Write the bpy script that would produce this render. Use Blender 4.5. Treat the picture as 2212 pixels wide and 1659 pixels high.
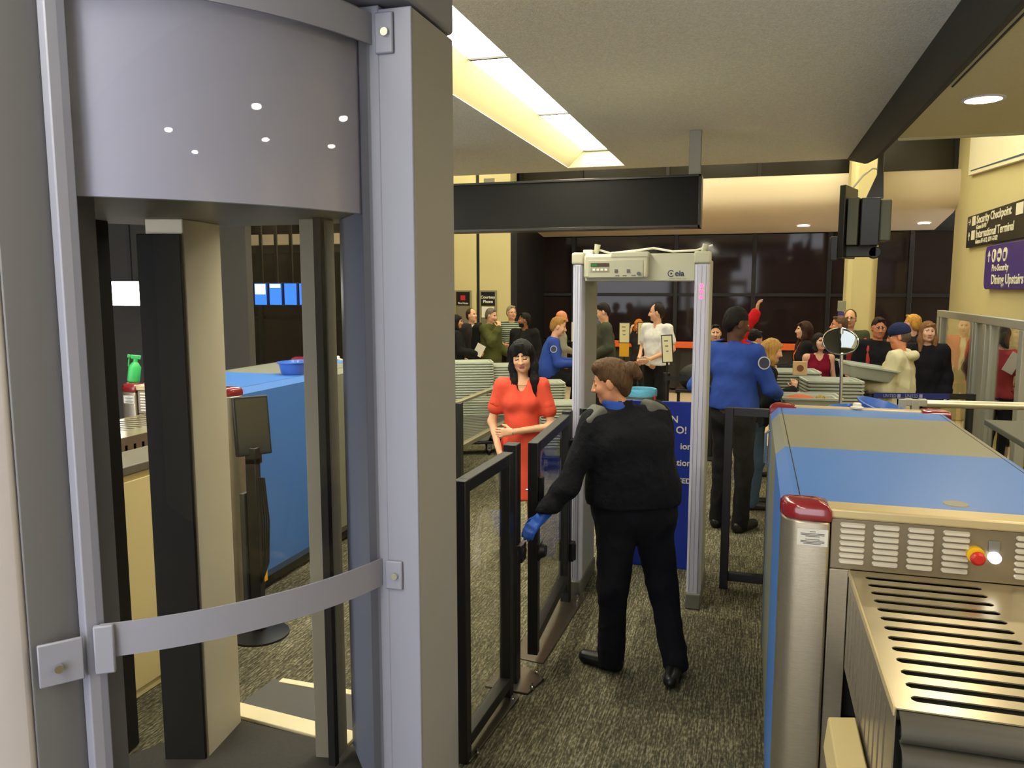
import bpy, math, random
import numpy as np
from mathutils import Matrix, Vector, Euler

random.seed(7)
scene = bpy.context.scene
COL = scene.collection
R = math.radians
for o in list(bpy.data.objects):
    bpy.data.objects.remove(o)

# ------------------------------------------------------------------ camera, world, exposure
cam_data = bpy.data.cameras.new('camera')
cam = bpy.data.objects.new('camera', cam_data)
COL.objects.link(cam)
cam.location = (0, 0, 2.03)
cam.rotation_euler = (R(90 - 6.9446), 0, R(16.8867))
cam_data.sensor_width = 36.0
cam_data.lens = 1720.0 / 2212.0 * 36.0
cam_data.clip_start = 0.05
cam_data.clip_end = 200
scene.camera = cam

world = bpy.data.worlds.new('terminal_ambient')
scene.world = world
world.use_nodes = True
bg = world.node_tree.nodes['Background']
bg.inputs['Color'].default_value = (0.90, 0.93, 1.0, 1)
bg.inputs['Strength'].default_value = 2.1

vs = scene.view_settings
vs.view_transform = 'Standard'
vs.look = 'None'
vs.gamma = 1.0
vs.exposure = 1.1
vs.use_curve_mapping = False

cy = scene.cycles
cy.max_bounces = 5; cy.adaptive_threshold = 0.04; cy.diffuse_bounces = 3; cy.glossy_bounces = 3; cy.transmission_bounces = 4; cy.transparent_max_bounces = 12
cy.caustics_reflective = False; cy.caustics_refractive = False

LAMP = 11.0          # strength of the warm ceiling lamps
COOL = 6.0         # strength of the cool lamp panel above the checkpoint exit
HALL = 12.0          # strength of the tall hall's lamp panels

# ------------------------------------------------------------------ materials
def lin(c):
    return tuple(((v / 255.0) / 12.92 if v / 255.0 <= 0.04045 else ((v / 255.0 + 0.055) / 1.055) ** 2.4) for v in c)

MATS = {}
def mat(name, rgb, rough=0.5, metal=0.0, spec=0.5, vary=0.0, vscale=6.0, bump=0.0, bscale=40.0, stretch=(1, 1, 1),
        emit=None, estr=0.0, coat=0.0, sheen=0.0, objspace=True):
    if name in MATS:
        return MATS[name]
    m = bpy.data.materials.new(name)
    m.use_nodes = True
    nt = m.node_tree
    b = nt.nodes['Principled BSDF']
    col = lin(rgb) + (1,)
    b.inputs['Base Color'].default_value = col
    b.inputs['Roughness'].default_value = rough
    b.inputs['Metallic'].default_value = metal
    b.inputs['Specular IOR Level'].default_value = spec
    if coat: b.inputs['Coat Weight'].default_value = coat
    if sheen: b.inputs['Sheen Weight'].default_value = sheen
    if emit is not None:
        b.inputs['Emission Color'].default_value = lin(emit) + (1,)
        b.inputs['Emission Strength'].default_value = estr
    if vary or bump:
        tc = nt.nodes.new('ShaderNodeTexCoord')
        mp = nt.nodes.new('ShaderNodeMapping')
        mp.inputs['Scale'].default_value = stretch
        nt.links.new(tc.outputs['Object' if objspace else 'Generated'], mp.inputs['Vector'])
    if vary:
        n = nt.nodes.new('ShaderNodeTexNoise')
        n.inputs['Scale'].default_value = vscale
        n.inputs['Detail'].default_value = 6
        nt.links.new(mp.outputs['Vector'], n.inputs['Vector'])
        mr = nt.nodes.new('ShaderNodeMapRange')
        mr.inputs['From Min'].default_value = 0.3
        mr.inputs['From Max'].default_value = 0.7
        mr.inputs['To Min'].default_value = 1 - vary
        mr.inputs['To Max'].default_value = 1 + vary
        nt.links.new(n.outputs['Fac'], mr.inputs['Value'])
        mx = nt.nodes.new('ShaderNodeVectorMath')
        mx.operation = 'SCALE'
        mx.inputs[0].default_value = col[:3]
        nt.links.new(mr.outputs['Result'], mx.inputs['Scale'])
        nt.links.new(mx.outputs['Vector'], b.inputs['Base Color'])
    if bump:
        n2 = nt.nodes.new('ShaderNodeTexNoise')
        n2.inputs['Scale'].default_value = bscale
        n2.inputs['Detail'].default_value = 4
        nt.links.new(mp.outputs['Vector'], n2.inputs['Vector'])
        bp = nt.nodes.new('ShaderNodeBump')
        bp.inputs['Strength'].default_value = bump
        bp.inputs['Distance'].default_value = 0.02
        nt.links.new(n2.outputs['Fac'], bp.inputs['Height'])
        nt.links.new(bp.outputs['Normal'], b.inputs['Normal'])
    MATS[name] = m
    return m

def emission(name, rgb, s, sampled=False):
    if name in MATS: return MATS[name]
    m = bpy.data.materials.new(name); m.use_nodes = True
    nt = m.node_tree; nt.nodes.clear()
    out = nt.nodes.new('ShaderNodeOutputMaterial'); e = nt.nodes.new('ShaderNodeEmission')
    e.inputs['Color'].default_value = lin(rgb) + (1,); e.inputs['Strength'].default_value = s
    nt.links.new(e.outputs[0], out.inputs[0])
    if not sampled: m.cycles.emission_sampling = 'NONE'
    MATS[name] = m
    return m

def glass(name, tint, refl_ior=1.5, rough=0.0, K=1.0):
    if name in MATS: return MATS[name]
    m = bpy.data.materials.new(name); m.use_nodes = True
    nt = m.node_tree; nt.nodes.clear()
    out = nt.nodes.new('ShaderNodeOutputMaterial')
    tr = nt.nodes.new('ShaderNodeBsdfTransparent'); tr.inputs['Color'].default_value = tuple(tint) + (1,)
    gl = nt.nodes.new('ShaderNodeBsdfGlossy'); gl.inputs['Roughness'].default_value = rough; gl.inputs['Color'].default_value = (1 / K, 1 / K, 1 / K, 1)
    # Schlick reflectance, the same from both sides of the sheet
    ge = nt.nodes.new('ShaderNodeNewGeometry')
    dt = nt.nodes.new('ShaderNodeVectorMath'); dt.operation = 'DOT_PRODUCT'
    nt.links.new(ge.outputs['Normal'], dt.inputs[0]); nt.links.new(ge.outputs['Incoming'], dt.inputs[1])
    def mth(op, x, y=None, clamp=False):
        q = nt.nodes.new('ShaderNodeMath'); q.operation = op; q.use_clamp = clamp
        for i, t in enumerate((x, y)):
            if t is None: continue
            if isinstance(t, (int, float)): q.inputs[i].default_value = t
            else: nt.links.new(t, q.inputs[i])
        return q.outputs[0]
    f0 = ((refl_ior - 1) / (refl_ior + 1)) ** 2
    cs = mth('ABSOLUTE', dt.outputs['Value'])
    pw = mth('POWER', mth('SUBTRACT', 1.0, cs, True), 5.0)
    fac = mth('ADD', mth('MULTIPLY', pw, 1 - f0), f0, True)
    if K > 1: fac = mth('MINIMUM', mth('MULTIPLY', fac, K), 0.5)
    mx = nt.nodes.new('ShaderNodeMixShader')
    nt.links.new(fac, mx.inputs[0]); nt.links.new(tr.outputs[0], mx.inputs[1]); nt.links.new(gl.outputs[0], mx.inputs[2])
    nt.links.new(mx.outputs[0], out.inputs[0])
    MATS[name] = m
    return m

def carpet_mat():
    m = bpy.data.materials.new('ribbed_carpet'); m.use_nodes = True
    nt = m.node_tree; L = nt.links; N = nt.nodes
    b = N['Principled BSDF']; b.inputs['Roughness'].default_value = 0.95; b.inputs['Specular IOR Level'].default_value = 0.15
    tc = N.new('ShaderNodeTexCoord')
    sep = N.new('ShaderNodeSeparateXYZ'); L.new(tc.outputs['Object'], sep.inputs[0])
    # one random value per carpet tile (0.61 m)
    sc = N.new('ShaderNodeVectorMath'); sc.operation = 'SCALE'; sc.inputs['Scale'].default_value = 1 / 0.61
    L.new(tc.outputs['Object'], sc.inputs[0])
    fl = N.new('ShaderNodeVectorMath'); fl.operation = 'FLOOR'; L.new(sc.outputs[0], fl.inputs[0])
    wn = N.new('ShaderNodeTexWhiteNoise'); wn.noise_dimensions = '2D'; L.new(fl.outputs[0], wn.inputs['Vector'])
    # ribs running away from the camera, broken up by stretched noise
    def rib(scale_vec, nscale):
        mp = N.new('ShaderNodeMapping'); mp.inputs['Scale'].default_value = scale_vec
        L.new(tc.outputs['Object'], mp.inputs['Vector'])
        n = N.new('ShaderNodeTexNoise'); n.inputs['Scale'].default_value = nscale; n.inputs['Detail'].default_value = 3
        L.new(mp.outputs[0], n.inputs['Vector'])
        return n
    ra = rib((1, 0.05, 1), 130.0)
    rb = rib((1, 0.3, 1), 110.0)
    big = N.new('ShaderNodeTexNoise'); big.inputs['Scale'].default_value = 1.3; big.inputs['Detail'].default_value = 3
    L.new(tc.outputs['Object'], big.inputs['Vector'])
    mixr = N.new('ShaderNodeMath'); mixr.operation = 'ADD'; L.new(ra.outputs['Fac'], mixr.inputs[0]); L.new(rb.outputs['Fac'], mixr.inputs[1])
    cr = N.new('ShaderNodeValToRGB')
    cr.color_ramp.elements[0].position = 0.38; cr.color_ramp.elements[0].color = lin((66, 64, 52)) + (1,)
    cr.color_ramp.elements[1].position = 0.62; cr.color_ramp.elements[1].color = lin((158, 151, 124)) + (1,)
    e = cr.color_ramp.elements.new(0.5); e.color = lin((100, 95, 76)) + (1,)
    half = N.new('ShaderNodeMath'); half.operation = 'MULTIPLY'; half.inputs[1].default_value = 0.5
    L.new(mixr.outputs[0], half.inputs[0]); L.new(half.outputs[0], cr.inputs['Fac'])
    mr = N.new('ShaderNodeMapRange'); mr.inputs['To Min'].default_value = 0.66; mr.inputs['To Max'].default_value = 1.12
    L.new(wn.outputs['Value'], mr.inputs['Value'])
    mr2 = N.new('ShaderNodeMapRange'); mr2.inputs['From Min'].default_value = 0.3; mr2.inputs['From Max'].default_value = 0.7
    mr2.inputs['To Min'].default_value = 0.82; mr2.inputs['To Max'].default_value = 1.12
    L.new(big.outputs['Fac'], mr2.inputs['Value'])
    mm = N.new('ShaderNodeMath'); mm.operation = 'MULTIPLY'; L.new(mr.outputs[0], mm.inputs[0]); L.new(mr2.outputs[0], mm.inputs[1])
    vm = N.new('ShaderNodeVectorMath'); vm.operation = 'SCALE'; L.new(cr.outputs['Color'], vm.inputs[0]); L.new(mm.outputs[0], vm.inputs['Scale'])
    L.new(vm.outputs[0], b.inputs['Base Color'])
    bp = N.new('ShaderNodeBump'); bp.inputs['Strength'].default_value = 0.5; bp.inputs['Distance'].default_value = 0.01
    L.new(half.outputs[0], bp.inputs['Height']); L.new(bp.outputs[0], b.inputs['Normal'])
    return m

def banded_mat(name, axis_stops, c1, c2, rough):
    """colour bands painted along the machine's length (object Y): list of y positions where the colour flips"""
    m = bpy.data.materials.new(name); m.use_nodes = True
    nt = m.node_tree; L = nt.links; N = nt.nodes
    b = N['Principled BSDF']; b.inputs['Roughness'].default_value = rough
    tc = N.new('ShaderNodeTexCoord'); sep = N.new('ShaderNodeSeparateXYZ'); L.new(tc.outputs['Object'], sep.inputs[0])
    lo, hi = axis_stops
    g1 = N.new('ShaderNodeMath'); g1.operation = 'GREATER_THAN'; g1.inputs[1].default_value = lo; L.new(sep.outputs['Y'], g1.inputs[0])
    g2 = N.new('ShaderNodeMath'); g2.operation = 'LESS_THAN'; g2.inputs[1].default_value = hi; L.new(sep.outputs['Y'], g2.inputs[0])
    mu = N.new('ShaderNodeMath'); mu.operation = 'MULTIPLY'; L.new(g1.outputs[0], mu.inputs[0]); L.new(g2.outputs[0], mu.inputs[1])
    mx = N.new('ShaderNodeMix'); mx.data_type = 'RGBA'
    mx.inputs[6].default_value = lin(c1) + (1,); mx.inputs[7].default_value = lin(c2) + (1,)
    L.new(mu.outputs[0], mx.inputs[0]); L.new(mx.outputs[2], b.inputs['Base Color'])
    n = N.new('ShaderNodeTexNoise'); n.inputs['Scale'].default_value = 300; L.new(tc.outputs['Object'], n.inputs['Vector'])
    bp = N.new('ShaderNodeBump'); bp.inputs['Strength'].default_value = 0.12; bp.inputs['Distance'].default_value = 0.003
    L.new(n.outputs['Fac'], bp.inputs['Height']); L.new(bp.outputs[0], b.inputs['Normal'])
    return m

def striped_mat(name, c1, c2, scale, axis='Z', thr=0.5):
    m = bpy.data.materials.new(name); m.use_nodes = True
    nt = m.node_tree; L = nt.links; N = nt.nodes
    b = N['Principled BSDF']; b.inputs['Roughness'].default_value = 0.85
    tc = N.new('ShaderNodeTexCoord')
    w = N.new('ShaderNodeTexWave'); w.wave_type = 'BANDS'; w.bands_direction = axis; w.inputs['Scale'].default_value = scale; w.inputs['Distortion'].default_value = 0.6
    L.new(tc.outputs['Object'], w.inputs['Vector'])
    g = N.new('ShaderNodeMath'); g.operation = 'GREATER_THAN'; g.inputs[1].default_value = thr; L.new(w.outputs['Fac'], g.inputs[0])
    mx = N.new('ShaderNodeMix'); mx.data_type = 'RGBA'
    mx.inputs[6].default_value = lin(c1) + (1,); mx.inputs[7].default_value = lin(c2) + (1,)
    L.new(g.outputs[0], mx.inputs[0]); L.new(mx.outputs[2], b.inputs['Base Color'])
    return m

# ------------------------------------------------------------------ mesh helpers
class MB:
    def __init__(s): s.v = []; s.f = []
    def add(s, vs, fs):
        n = len(s.v); s.v += [tuple(map(float, p)) for p in vs]; s.f += [tuple(i + n for i in f) for f in fs]; return s
    def box(s, x0, x1, y0, y1, z0, z1):
        return s.hexa([(x0, y0, z0), (x1, y0, z0), (x1, y1, z0), (x0, y1, z0), (x0, y0, z1), (x1, y0, z1), (x1, y1, z1), (x0, y1, z1)])
    def hexa(s, p):
        return s.add(p, [(3, 2, 1, 0), (4, 5, 6, 7), (0, 1, 5, 4), (1, 2, 6, 5), (2, 3, 7, 6), (3, 0, 4, 7)])
    def prism(s, poly, z0, z1):            # polygon in XY (counter-clockwise), extruded in Z
        n = len(poly)
        vs = [(x, y, z0) for x, y in poly] + [(x, y, z1) for x, y in poly]
        fs = [tuple(range(n - 1, -1, -1)), tuple(range(n, 2 * n))] + [(i, (i + 1) % n, n + (i + 1) % n, n + i) for i in range(n)]
        return s.add(vs, fs)
    def extr(s, poly, axis, a, b):         # polygon in the plane normal to axis, extruded along it
        n = len(poly)
        def P(u, w, t): return (t, u, w) if axis == 'x' else (u, t, w)
        vs = [P(u, w, a) for u, w in poly] + [P(u, w, b) for u, w in poly]
        fs = [tuple(range(n - 1, -1, -1)), tuple(range(n, 2 * n))] + [(i, (i + 1) % n, n + (i + 1) % n, n + i) for i in range(n)]
        return s.add(vs, fs)
    def cyl(s, a, b, r0, r1=None, seg=16, cap=True):
        a = Vector(a); b = Vector(b); r1 = r0 if r1 is None else r1
        d = (b - a).normalized(); u = d.orthogonal().normalized(); w = d.cross(u)
        vs = []
        for c, r in ((a, r0), (b, r1)):
            for i in range(seg):
                t = 2 * math.pi * i / seg
                vs.append(c + (u * math.cos(t) + w * math.sin(t)) * r)
        fs = [(i, (i + 1) % seg, seg + (i + 1) % seg, seg + i) for i in range(seg)]
        if cap: fs += [tuple(range(seg - 1, -1, -1)), tuple(range(seg, 2 * seg))]
        return s.add(vs, fs)
    def tube(s, pts, r, seg=10):
        pts = [Vector(p) for p in pts]; vs = []; fs = []
        u = (pts[1] - pts[0]).orthogonal().normalized()
        for k, p in enumerate(pts):
            d = ((pts[min(k + 1, len(pts) - 1)] - pts[max(k - 1, 0)])).normalized()
            u = (u - d * u.dot(d)).normalized(); w = d.cross(u)
            rr = r[k] if isinstance(r, (list, tuple)) else r
            for i in range(seg):
                t = 2 * math.pi * i / seg; vs.append(p + (u * math.cos(t) + w * math.sin(t)) * rr)
        for k in range(len(pts) - 1):
            for i in range(seg):
                a = k * seg + i; b2 = k * seg + (i + 1) % seg
                fs.append((a, b2, b2 + seg, a + seg))
        fs += [tuple(range(seg - 1, -1, -1)), tuple(range((len(pts) - 1) * seg, len(pts) * seg))]
        return s.add(vs, fs)
    def lathe(s, prof, c=(0, 0, 0), seg=24, sx=1, sy=1):
        vs = []; fs = []
        for r, z in prof:
            for i in range(seg):
                t = 2 * math.pi * i / seg; vs.append((c[0] + r * sx * math.cos(t), c[1] + r * sy * math.sin(t), c[2] + z))
        for k in range(len(prof) - 1):
            for i in range(seg):
                a = k * seg + i; b2 = k * seg + (i + 1) % seg
                fs.append((a, b2, b2 + seg, a + seg))
        return s.add(vs, fs)
    def ball(s, c, r, seg=16, rings=10):
        rx, ry, rz = r if isinstance(r, (list, tuple)) else (r, r, r)
        vs = []; fs = []
        for k in range(rings + 1):
            ph = -math.pi / 2 + math.pi * k / rings
            for i in range(seg):
                t = 2 * math.pi * i / seg
                vs.append((c[0] + rx * math.cos(ph) * math.cos(t), c[1] + ry * math.cos(ph) * math.sin(t), c[2] + rz * math.sin(ph)))
        for k in range(rings):
            for i in range(seg):
                a = k * seg + i; b2 = k * seg + (i + 1) % seg
                fs.append((a, b2, b2 + seg, a + seg))
        return s.add(vs, fs)
    def xform(s, M):
        s.v = [tuple(M @ Vector(p)) for p in s.v]; return s

PW = {}
def link(o, parent=None, world=True):
    COL.objects.link(o)
    if parent is not None:
        o.parent = parent
        if world and parent.name in PW:
            o.matrix_parent_inverse = PW[parent.name].inverted()
    return o

def mesh(name, mb, m, smooth=35, mats=None, midx=None):
    me = bpy.data.meshes.new(name)
    me.from_pydata(mb.v, [], mb.f)
    me.validate(); me.update()
    for mm in (mats if mats else [m]): me.materials.append(mm)
    if midx is not None: me.polygons.foreach_set('material_index', midx)
    if smooth:
        me.polygons.foreach_set('use_smooth', [True] * len(me.polygons))
        me.set_sharp_from_angle(angle=R(smooth))
    me.update()
    return me

def obj(name, mb, m, parent=None, world=True, bevel=0, seg=2, smooth=35, label=None, **k):
    o = bpy.data.objects.new(name, mesh(name, mb, m, smooth, **k))
    link(o, parent, world)
    if bevel:
        bv = o.modifiers.new('edge', 'BEVEL'); bv.width = bevel; bv.segments = seg; bv.limit_method = 'ANGLE'; bv.angle_limit = R(40)
        bv.harden_normals = False
    if label: o['label'] = label
    return o

def tag(o, label, cat, group=None, kind=None):
    if label: o['label'] = label
    if cat: o['category'] = cat
    if group: o['group'] = group
    if kind: o['kind'] = kind
    return o

def thing(name, label, cat, loc=(0, 0, 0), rz=0.0, group=None, kind=None):
    o = bpy.data.objects.new(name, None)
    o.empty_display_size = 0.1
    o.location = loc; o.rotation_euler = (0, 0, R(rz))
    COL.objects.link(o)
    PW[o.name] = Matrix.Translation(loc) @ Matrix.Rotation(R(rz), 4, 'Z')
    return tag(o, label, cat, group, kind)

def struct(name, mb, m, parent=None, bevel=0, smooth=35, label=None):
    o = obj(name, mb, m, parent, bevel=bevel, smooth=smooth)
    if parent is None:
        o['kind'] = 'structure'
        if label: o['label'] = label
    return o

def lettering(txt, size, M, m, parent, depth=0.002, align='LEFT', name='lettering', shear=0, sx=1.0, bold=0.0):
    cu = bpy.data.curves.new(name, 'FONT'); cu.body = txt; cu.size = size; cu.align_x = align; cu.extrude = depth; cu.shear = shear
    cu.offset = bold
    cu.resolution_u = 3
    cu.materials.append(m)
    tmp = bpy.data.objects.new(name, cu)
    me = bpy.data.meshes.new_from_object(tmp)
    bpy.data.objects.remove(tmp)
    o = bpy.data.objects.new(name, me)
    link(o, parent)
    Mw = M @ Matrix.Diagonal((sx, 1, 1, 1))
    o.matrix_basis = Mw
    return o

def frame_matrix(origin, xdir, ydir):
    x = Vector(xdir).normalized(); y = Vector(ydir).normalized(); z = x.cross(y)
    M = Matrix((x, y, z)).transposed().to_4x4(); M.translation = Vector(origin)
    return M

def copy_tree(o, parent=None):
    c = o.copy(); COL.objects.link(c); c.parent = parent
    for ch in list(o.children): copy_tree(ch, c)
    return c

# shared materials
M_WHITE = mat('white_paint', (214, 214, 220), 0.55)
M_BLACK = mat('black_powder_coat', (24, 23, 22), 0.45)
M_BLACKP = mat('black_plastic', (20, 20, 22), 0.4)
M_STEEL = mat('brushed_steel', (168, 158, 138), 0.34, 0.85, vary=0.06, vscale=30, bump=0.05, bscale=60, stretch=(1, 1, 14))
M_CHROME = mat('chrome', (225, 225, 220), 0.12, 1.0)
M_CREAM = mat('cream_wall_paint', (208, 196, 146), 0.8, vary=0.02, vscale=2)
M_ALU = mat('aluminium_profile', (168, 166, 150), 0.45, 0.35)
M_LAMP = emission('fluorescent_diffuser', (255, 250, 226), LAMP, True)
M_HALL = emission('hall_diffuser', (255, 247, 208), HALL, True)
M_GLASS = glass('clear_glass', (0.94, 0.94, 0.92), 1.28)
M_BOOTHGLASS = glass('scanner_glass', (0.98, 0.98, 0.99), 1.22, K=8.0)
M_PAPER = mat('paper', (232, 228, 214), 0.8)
M_DARKGLASS = mat('night_window_glass', (44, 35, 37), 0.06, 0.0, 0.3)
# ------------------------------------------------------------------ the building
M_CEIL = mat('acoustic_ceiling', (246, 241, 228), 0.95, vary=0.10, vscale=70, bump=0.5, bscale=110)
M_CEILR = mat('side_ceiling', (206, 192, 150), 0.95, vary=0.04, vscale=60, bump=0.2, bscale=90)
M_BEAM = mat('dark_beam_paint', (40, 38, 34), 0.6)
M_SOFFIT = mat('soffit_plaster', (226, 210, 184), 0.75)
M_TROUGH = mat('trough_paint', (182, 173, 132), 0.7)
M_MULL = mat('dark_mullion', (22, 19, 20), 0.5)
M_DARKWALL = mat('charcoal_wall', (62, 60, 58), 0.8)

struct('floor', MB().box(-12, 6, -3, 10.6, -0.06, 0.0), carpet_mat(), label='ribbed grey brown carpet tile floor')

struct('floor_hall', MB().box(-12, 6, 10.6, 17, -0.06, 0.0), mat('hall_terrazzo', (226, 204, 166), .45, vary=.06, vscale=40), label='pale tan hall floor')

c = MB()
ZC, ZL = 3.28, 3.45
T1 = (-1.94, -1.34); T_FILL = (-3.98, -3.38)  # second trough is added out of view to brighten the booth interior
for x0, x1 in ((-12, T_FILL[0]), (T_FILL[1], T1[0]), (T1[1], 0.82)):
    c.box(x0, x1, -3, 8.66, ZC, ZC + 0.2)
for x0, x1 in (T1, T_FILL):
    c.box(x0, x1, 8.45, 8.66, ZC, ZC + 0.2); c.box(x0, x1, -3, -2.6, ZC, ZC + 0.2)
ceil = struct('ceiling', c, M_CEIL, label='low speckled acoustic ceiling')
for tx in (T1, T_FILL):
    t = MB()
    t.hexa([(tx[0], -2.6, ZC + .004), (tx[0] + .17, -2.6, ZL), (tx[0] + .17, 8.45, ZL), (tx[0], 8.45, ZC + .004),
            (tx[0] - .01, -2.6, ZC + .004), (tx[0] + .16, -2.6, ZL + .01), (tx[0] + .16, 8.45, ZL + .01), (tx[0] - .01, 8.45, ZC + .004)])
    t.box(tx[1] - .006, tx[1] - .001, -2.6, 8.45, ZC + .004, ZL)
    t.box(tx[0], tx[1], 8.44, 8.449, ZC + .004, ZL)
    t.box(tx[0], tx[1], -2.6, -2.59, ZC + .004, ZL)
    t.box(tx[0] + .1, tx[1], -2.6, 8.45, ZL + .04, ZL + .05)
    obj('light_trough', t, M_TROUGH, ceil, smooth=0)
def lamp_row(tx, ys, where):
    for i in range(len(ys) - 1):
        g = thing('ceiling_light', '%s fluorescent lamp panel %s' % (('first', 'second', 'third', 'fourth', 'fifth', 'sixth', 'seventh')[i], where), 'ceiling light',
                  ((tx[0] + tx[1]) / 2 + .08, (ys[i] + ys[i + 1]) / 2, ZL), 0, 'lamp panels in the ceiling troughs')
        obj('diffuser', MB().box(tx[0] + .175, tx[1] - .012, ys[i + 1] + .013, ys[i] - .013, ZL, ZL + .02), M_LAMP, g, smooth=0)
        for ya in (ys[i + 1], ys[i] - .012):
            obj('frame_bar', MB().box(tx[0] + .175, tx[1] - .012, ya, ya + .012, ZL - .012, ZL + .03), M_BEAM, g, smooth=0)
lamp_row(T1, [8.42, 6.59, 4.90, 3.21, 1.5, -.2, -1.9], 'from the far end of the long ceiling trough')
lamp_row(T_FILL, [8.42, 6.59, 4.90, 3.21, 1.5, -.2, -1.9], 'from the far end of the added unseen trough above the next lane')

# dark bulkhead beam beside the low ceiling
struct('beam', MB().extr([(-3, 2.97), (6.6, 2.985), (7.3, 3.04), (8.66, 3.27), (8.66, 3.5), (-3, 3.5)], 'x', 0.82, 0.85), M_BEAM, bevel=.004, label='dark bulkhead beam along the low ceiling')
rc = struct('ceiling_side', MB().box(0.85, 6, -3, 5.8, 2.985, 3.2), M_CEILR, label='tan side ceiling over the scanner lane')
obj('seam', MB().box(.865, .872, -3, 4.4, 2.979, 2.986), M_BEAM, rc, smooth=0)
obj('edge_trim', MB().box(.85, 6, 5.8, 5.82, 2.97, 3.2), M_TROUGH, rc, smooth=0)

M_WARMSPOT = emission('downlight_lens', (255, 240, 212), 110, True)
M_PINKSPOT = emission('soffit_downlight_lens', (255, 226, 222), 22, True)
def downlight(x, y, z, r, label, lens, grp=None, cat='downlight'):
    g = thing('downlight', label, cat, (x, y, z), 0, grp)
    obj('trim_ring', MB().lathe([(r * 1.18, 0), (r * 1.2, -.006), (r, -.008), (r * .96, .0)], (x, y, z), 24), M_WHITE, g)
    obj('lens', MB().lathe([(r * .97, -.004), (0.0001, -.004)], (x, y, z), 24), lens, g)
downlight(1.08, 4.73, 2.985, .085, 'round recessed downlight in the tan side ceiling', M_WARMSPOT)
for k, (x, y, w) in enumerate(((2.3, 4.73, 'second downlight of the far pair in the tan ceiling'), (1.5, 2.9, 'downlight above the blue scanner top'), (2.5, 2.9, 'downlight right of the blue scanner'),
                            (1.5, 1.1, 'downlight above the scanner exit rollers'), (2.5, 1.1, 'downlight right of the exit rollers'), (1.5, -.8, 'downlight behind the photographer'), (2.5, -.8, 'last downlight in the tan ceiling corner'))):
    downlight(x, y, 2.985, .085, 'round recessed ' + w, M_WARMSPOT)

# tall hall behind the low ceiling
struct('ceiling_hall', MB().box(-12, 6, 8.66, 17, 5.2, 5.3).box(-12, 6, 8.66, 8.76, 3.5, 5.2), M_CEILR, label='high ceiling of the hall')
for k, (x0, y0) in enumerate(((-6.5, 10.6), (-3.6, 10.6), (-0.7, 10.6), (2.0, 10.6), (-5, 12.8), (-2, 12.8), (1.0, 12.8))):
    g = thing('ceiling_light', 'high hall lamp panel, %s of the double row' % ('first', 'second', 'third', 'fourth', 'fifth', 'sixth', 'seventh')[k], 'ceiling light', (x0, y0, 5.17), 0, 'hall lamp panels')
    obj('diffuser', MB().box(x0 - .6, x0 + .6, y0 - .3, y0 + .3, 5.165, 5.18), M_HALL, g, smooth=0)
    for ya in (y0 - .34, y0 + .3):
        obj('frame_bar', MB().box(x0 - .64, x0 + .64, ya, ya + .04, 5.16, 5.2), M_ALU, g, smooth=0)

struct('wall_left', MB().box(-12.2, -12, -3, 17, 0, 5.3), M_DARKWALL, label='dark wall beyond the next lane')
struct('wall_far', MB().box(-12, 6.2, 16.25, 16.4, 0, 5.3), M_DARKWALL, label='dark wall behind the night windows')
struct('back_blocker', MB().box(.05, 3.25, -3.2, -3.0, 0, 3.28), mat('blocker_paint', (92, 88, 80), .8), label='dark unseen blocker wall added behind the checkpoint exit')  # unseen wall added to keep bright ambient out of the booth glass reflection
wr = struct('wall_right', MB().box(3.0, 3.25, -3, 14.4, 0, 5.2), M_CREAM, label='cream wall with direction signs')
struct('wall_right_return', MB().box(3.25, 6, 14.3, 14.4, 0, 5.2), M_CREAM)

# far night windows
win = thing('window_1', 'tall dark night windows across the hall', None, (0, 16, 0), kind='structure')
xs = [-4.3, -3.54, -1.50, -0.04, 1.295, 2.664, 4.0]
zs = [0.95, 1.88, 3.05]
for i in range(len(xs) - 1):
    for j in range(2):
        obj('pane', MB().box(xs[i] + .04, xs[i + 1] - .04, 16.0, 16.02, zs[j] + .03, zs[j + 1] - .03), M_DARKGLASS, win, smooth=0)
    obj('pane', MB().box(xs[i] + .04, xs[i + 1] - .04, 16.0, 16.02, 0.08, .92), M_DARKGLASS, win, smooth=0)
for x in xs:
    obj('mullion', MB().box(x - .04, x + .04, 15.94, 16.04, 0, 3.1), M_MULL, win, bevel=.005)
for z in (0.05, .93, 1.88, 3.06):
    obj('transom', MB().box(xs[0], xs[-1], 15.95, 16.03, z - .03, z + .03), M_MULL, win, bevel=.005)
win2 = thing('window_2', 'narrow dark clerestory above the soffit', None, (0, 14.6, 3.7), kind='structure')
cx = [-4.25, -3.1, -1.55, 0.0, 1.5, 3.0]
for i in range(5):
    obj('pane', MB().box(cx[i] + .03, cx[i + 1] - .03, 14.6, 14.62, 3.72, 5.2), mat('clerestory_glass', (34, 31, 27), .25), win2, smooth=0)
for x in cx:
    obj('mullion', MB().box(x - .03, x + .03, 14.56, 14.63, 3.7, 5.2), M_MULL, win2, smooth=0)
win3 = thing('window_3', 'dark windows of the next hall behind the scanner glass', None, (-9, 16, 0), kind='structure')
wx = [-12, -10.9, -9.6, -8.2, -6.8, -5.5]
for i in range(5):
    for z0, z1 in ((.1, 1.3), (1.36, 2.8), (3.1, 4.6)):
        obj('pane', MB().box(wx[i] + .05, wx[i + 1] - .05, 16.0, 16.02, z0, z1), M_DARKGLASS, win3, smooth=0)
    obj('mullion', MB().box(wx[i] - .05, wx[i] + .05, 15.93, 16.04, 0, 4.8), M_MULL, win3, smooth=0)
struct('trim_1', MB().box(-12, -5.6, 13.9, 14.1, 2.86, 3.06), M_SOFFIT, label='cream bulkhead strip above the next hall')

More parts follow.
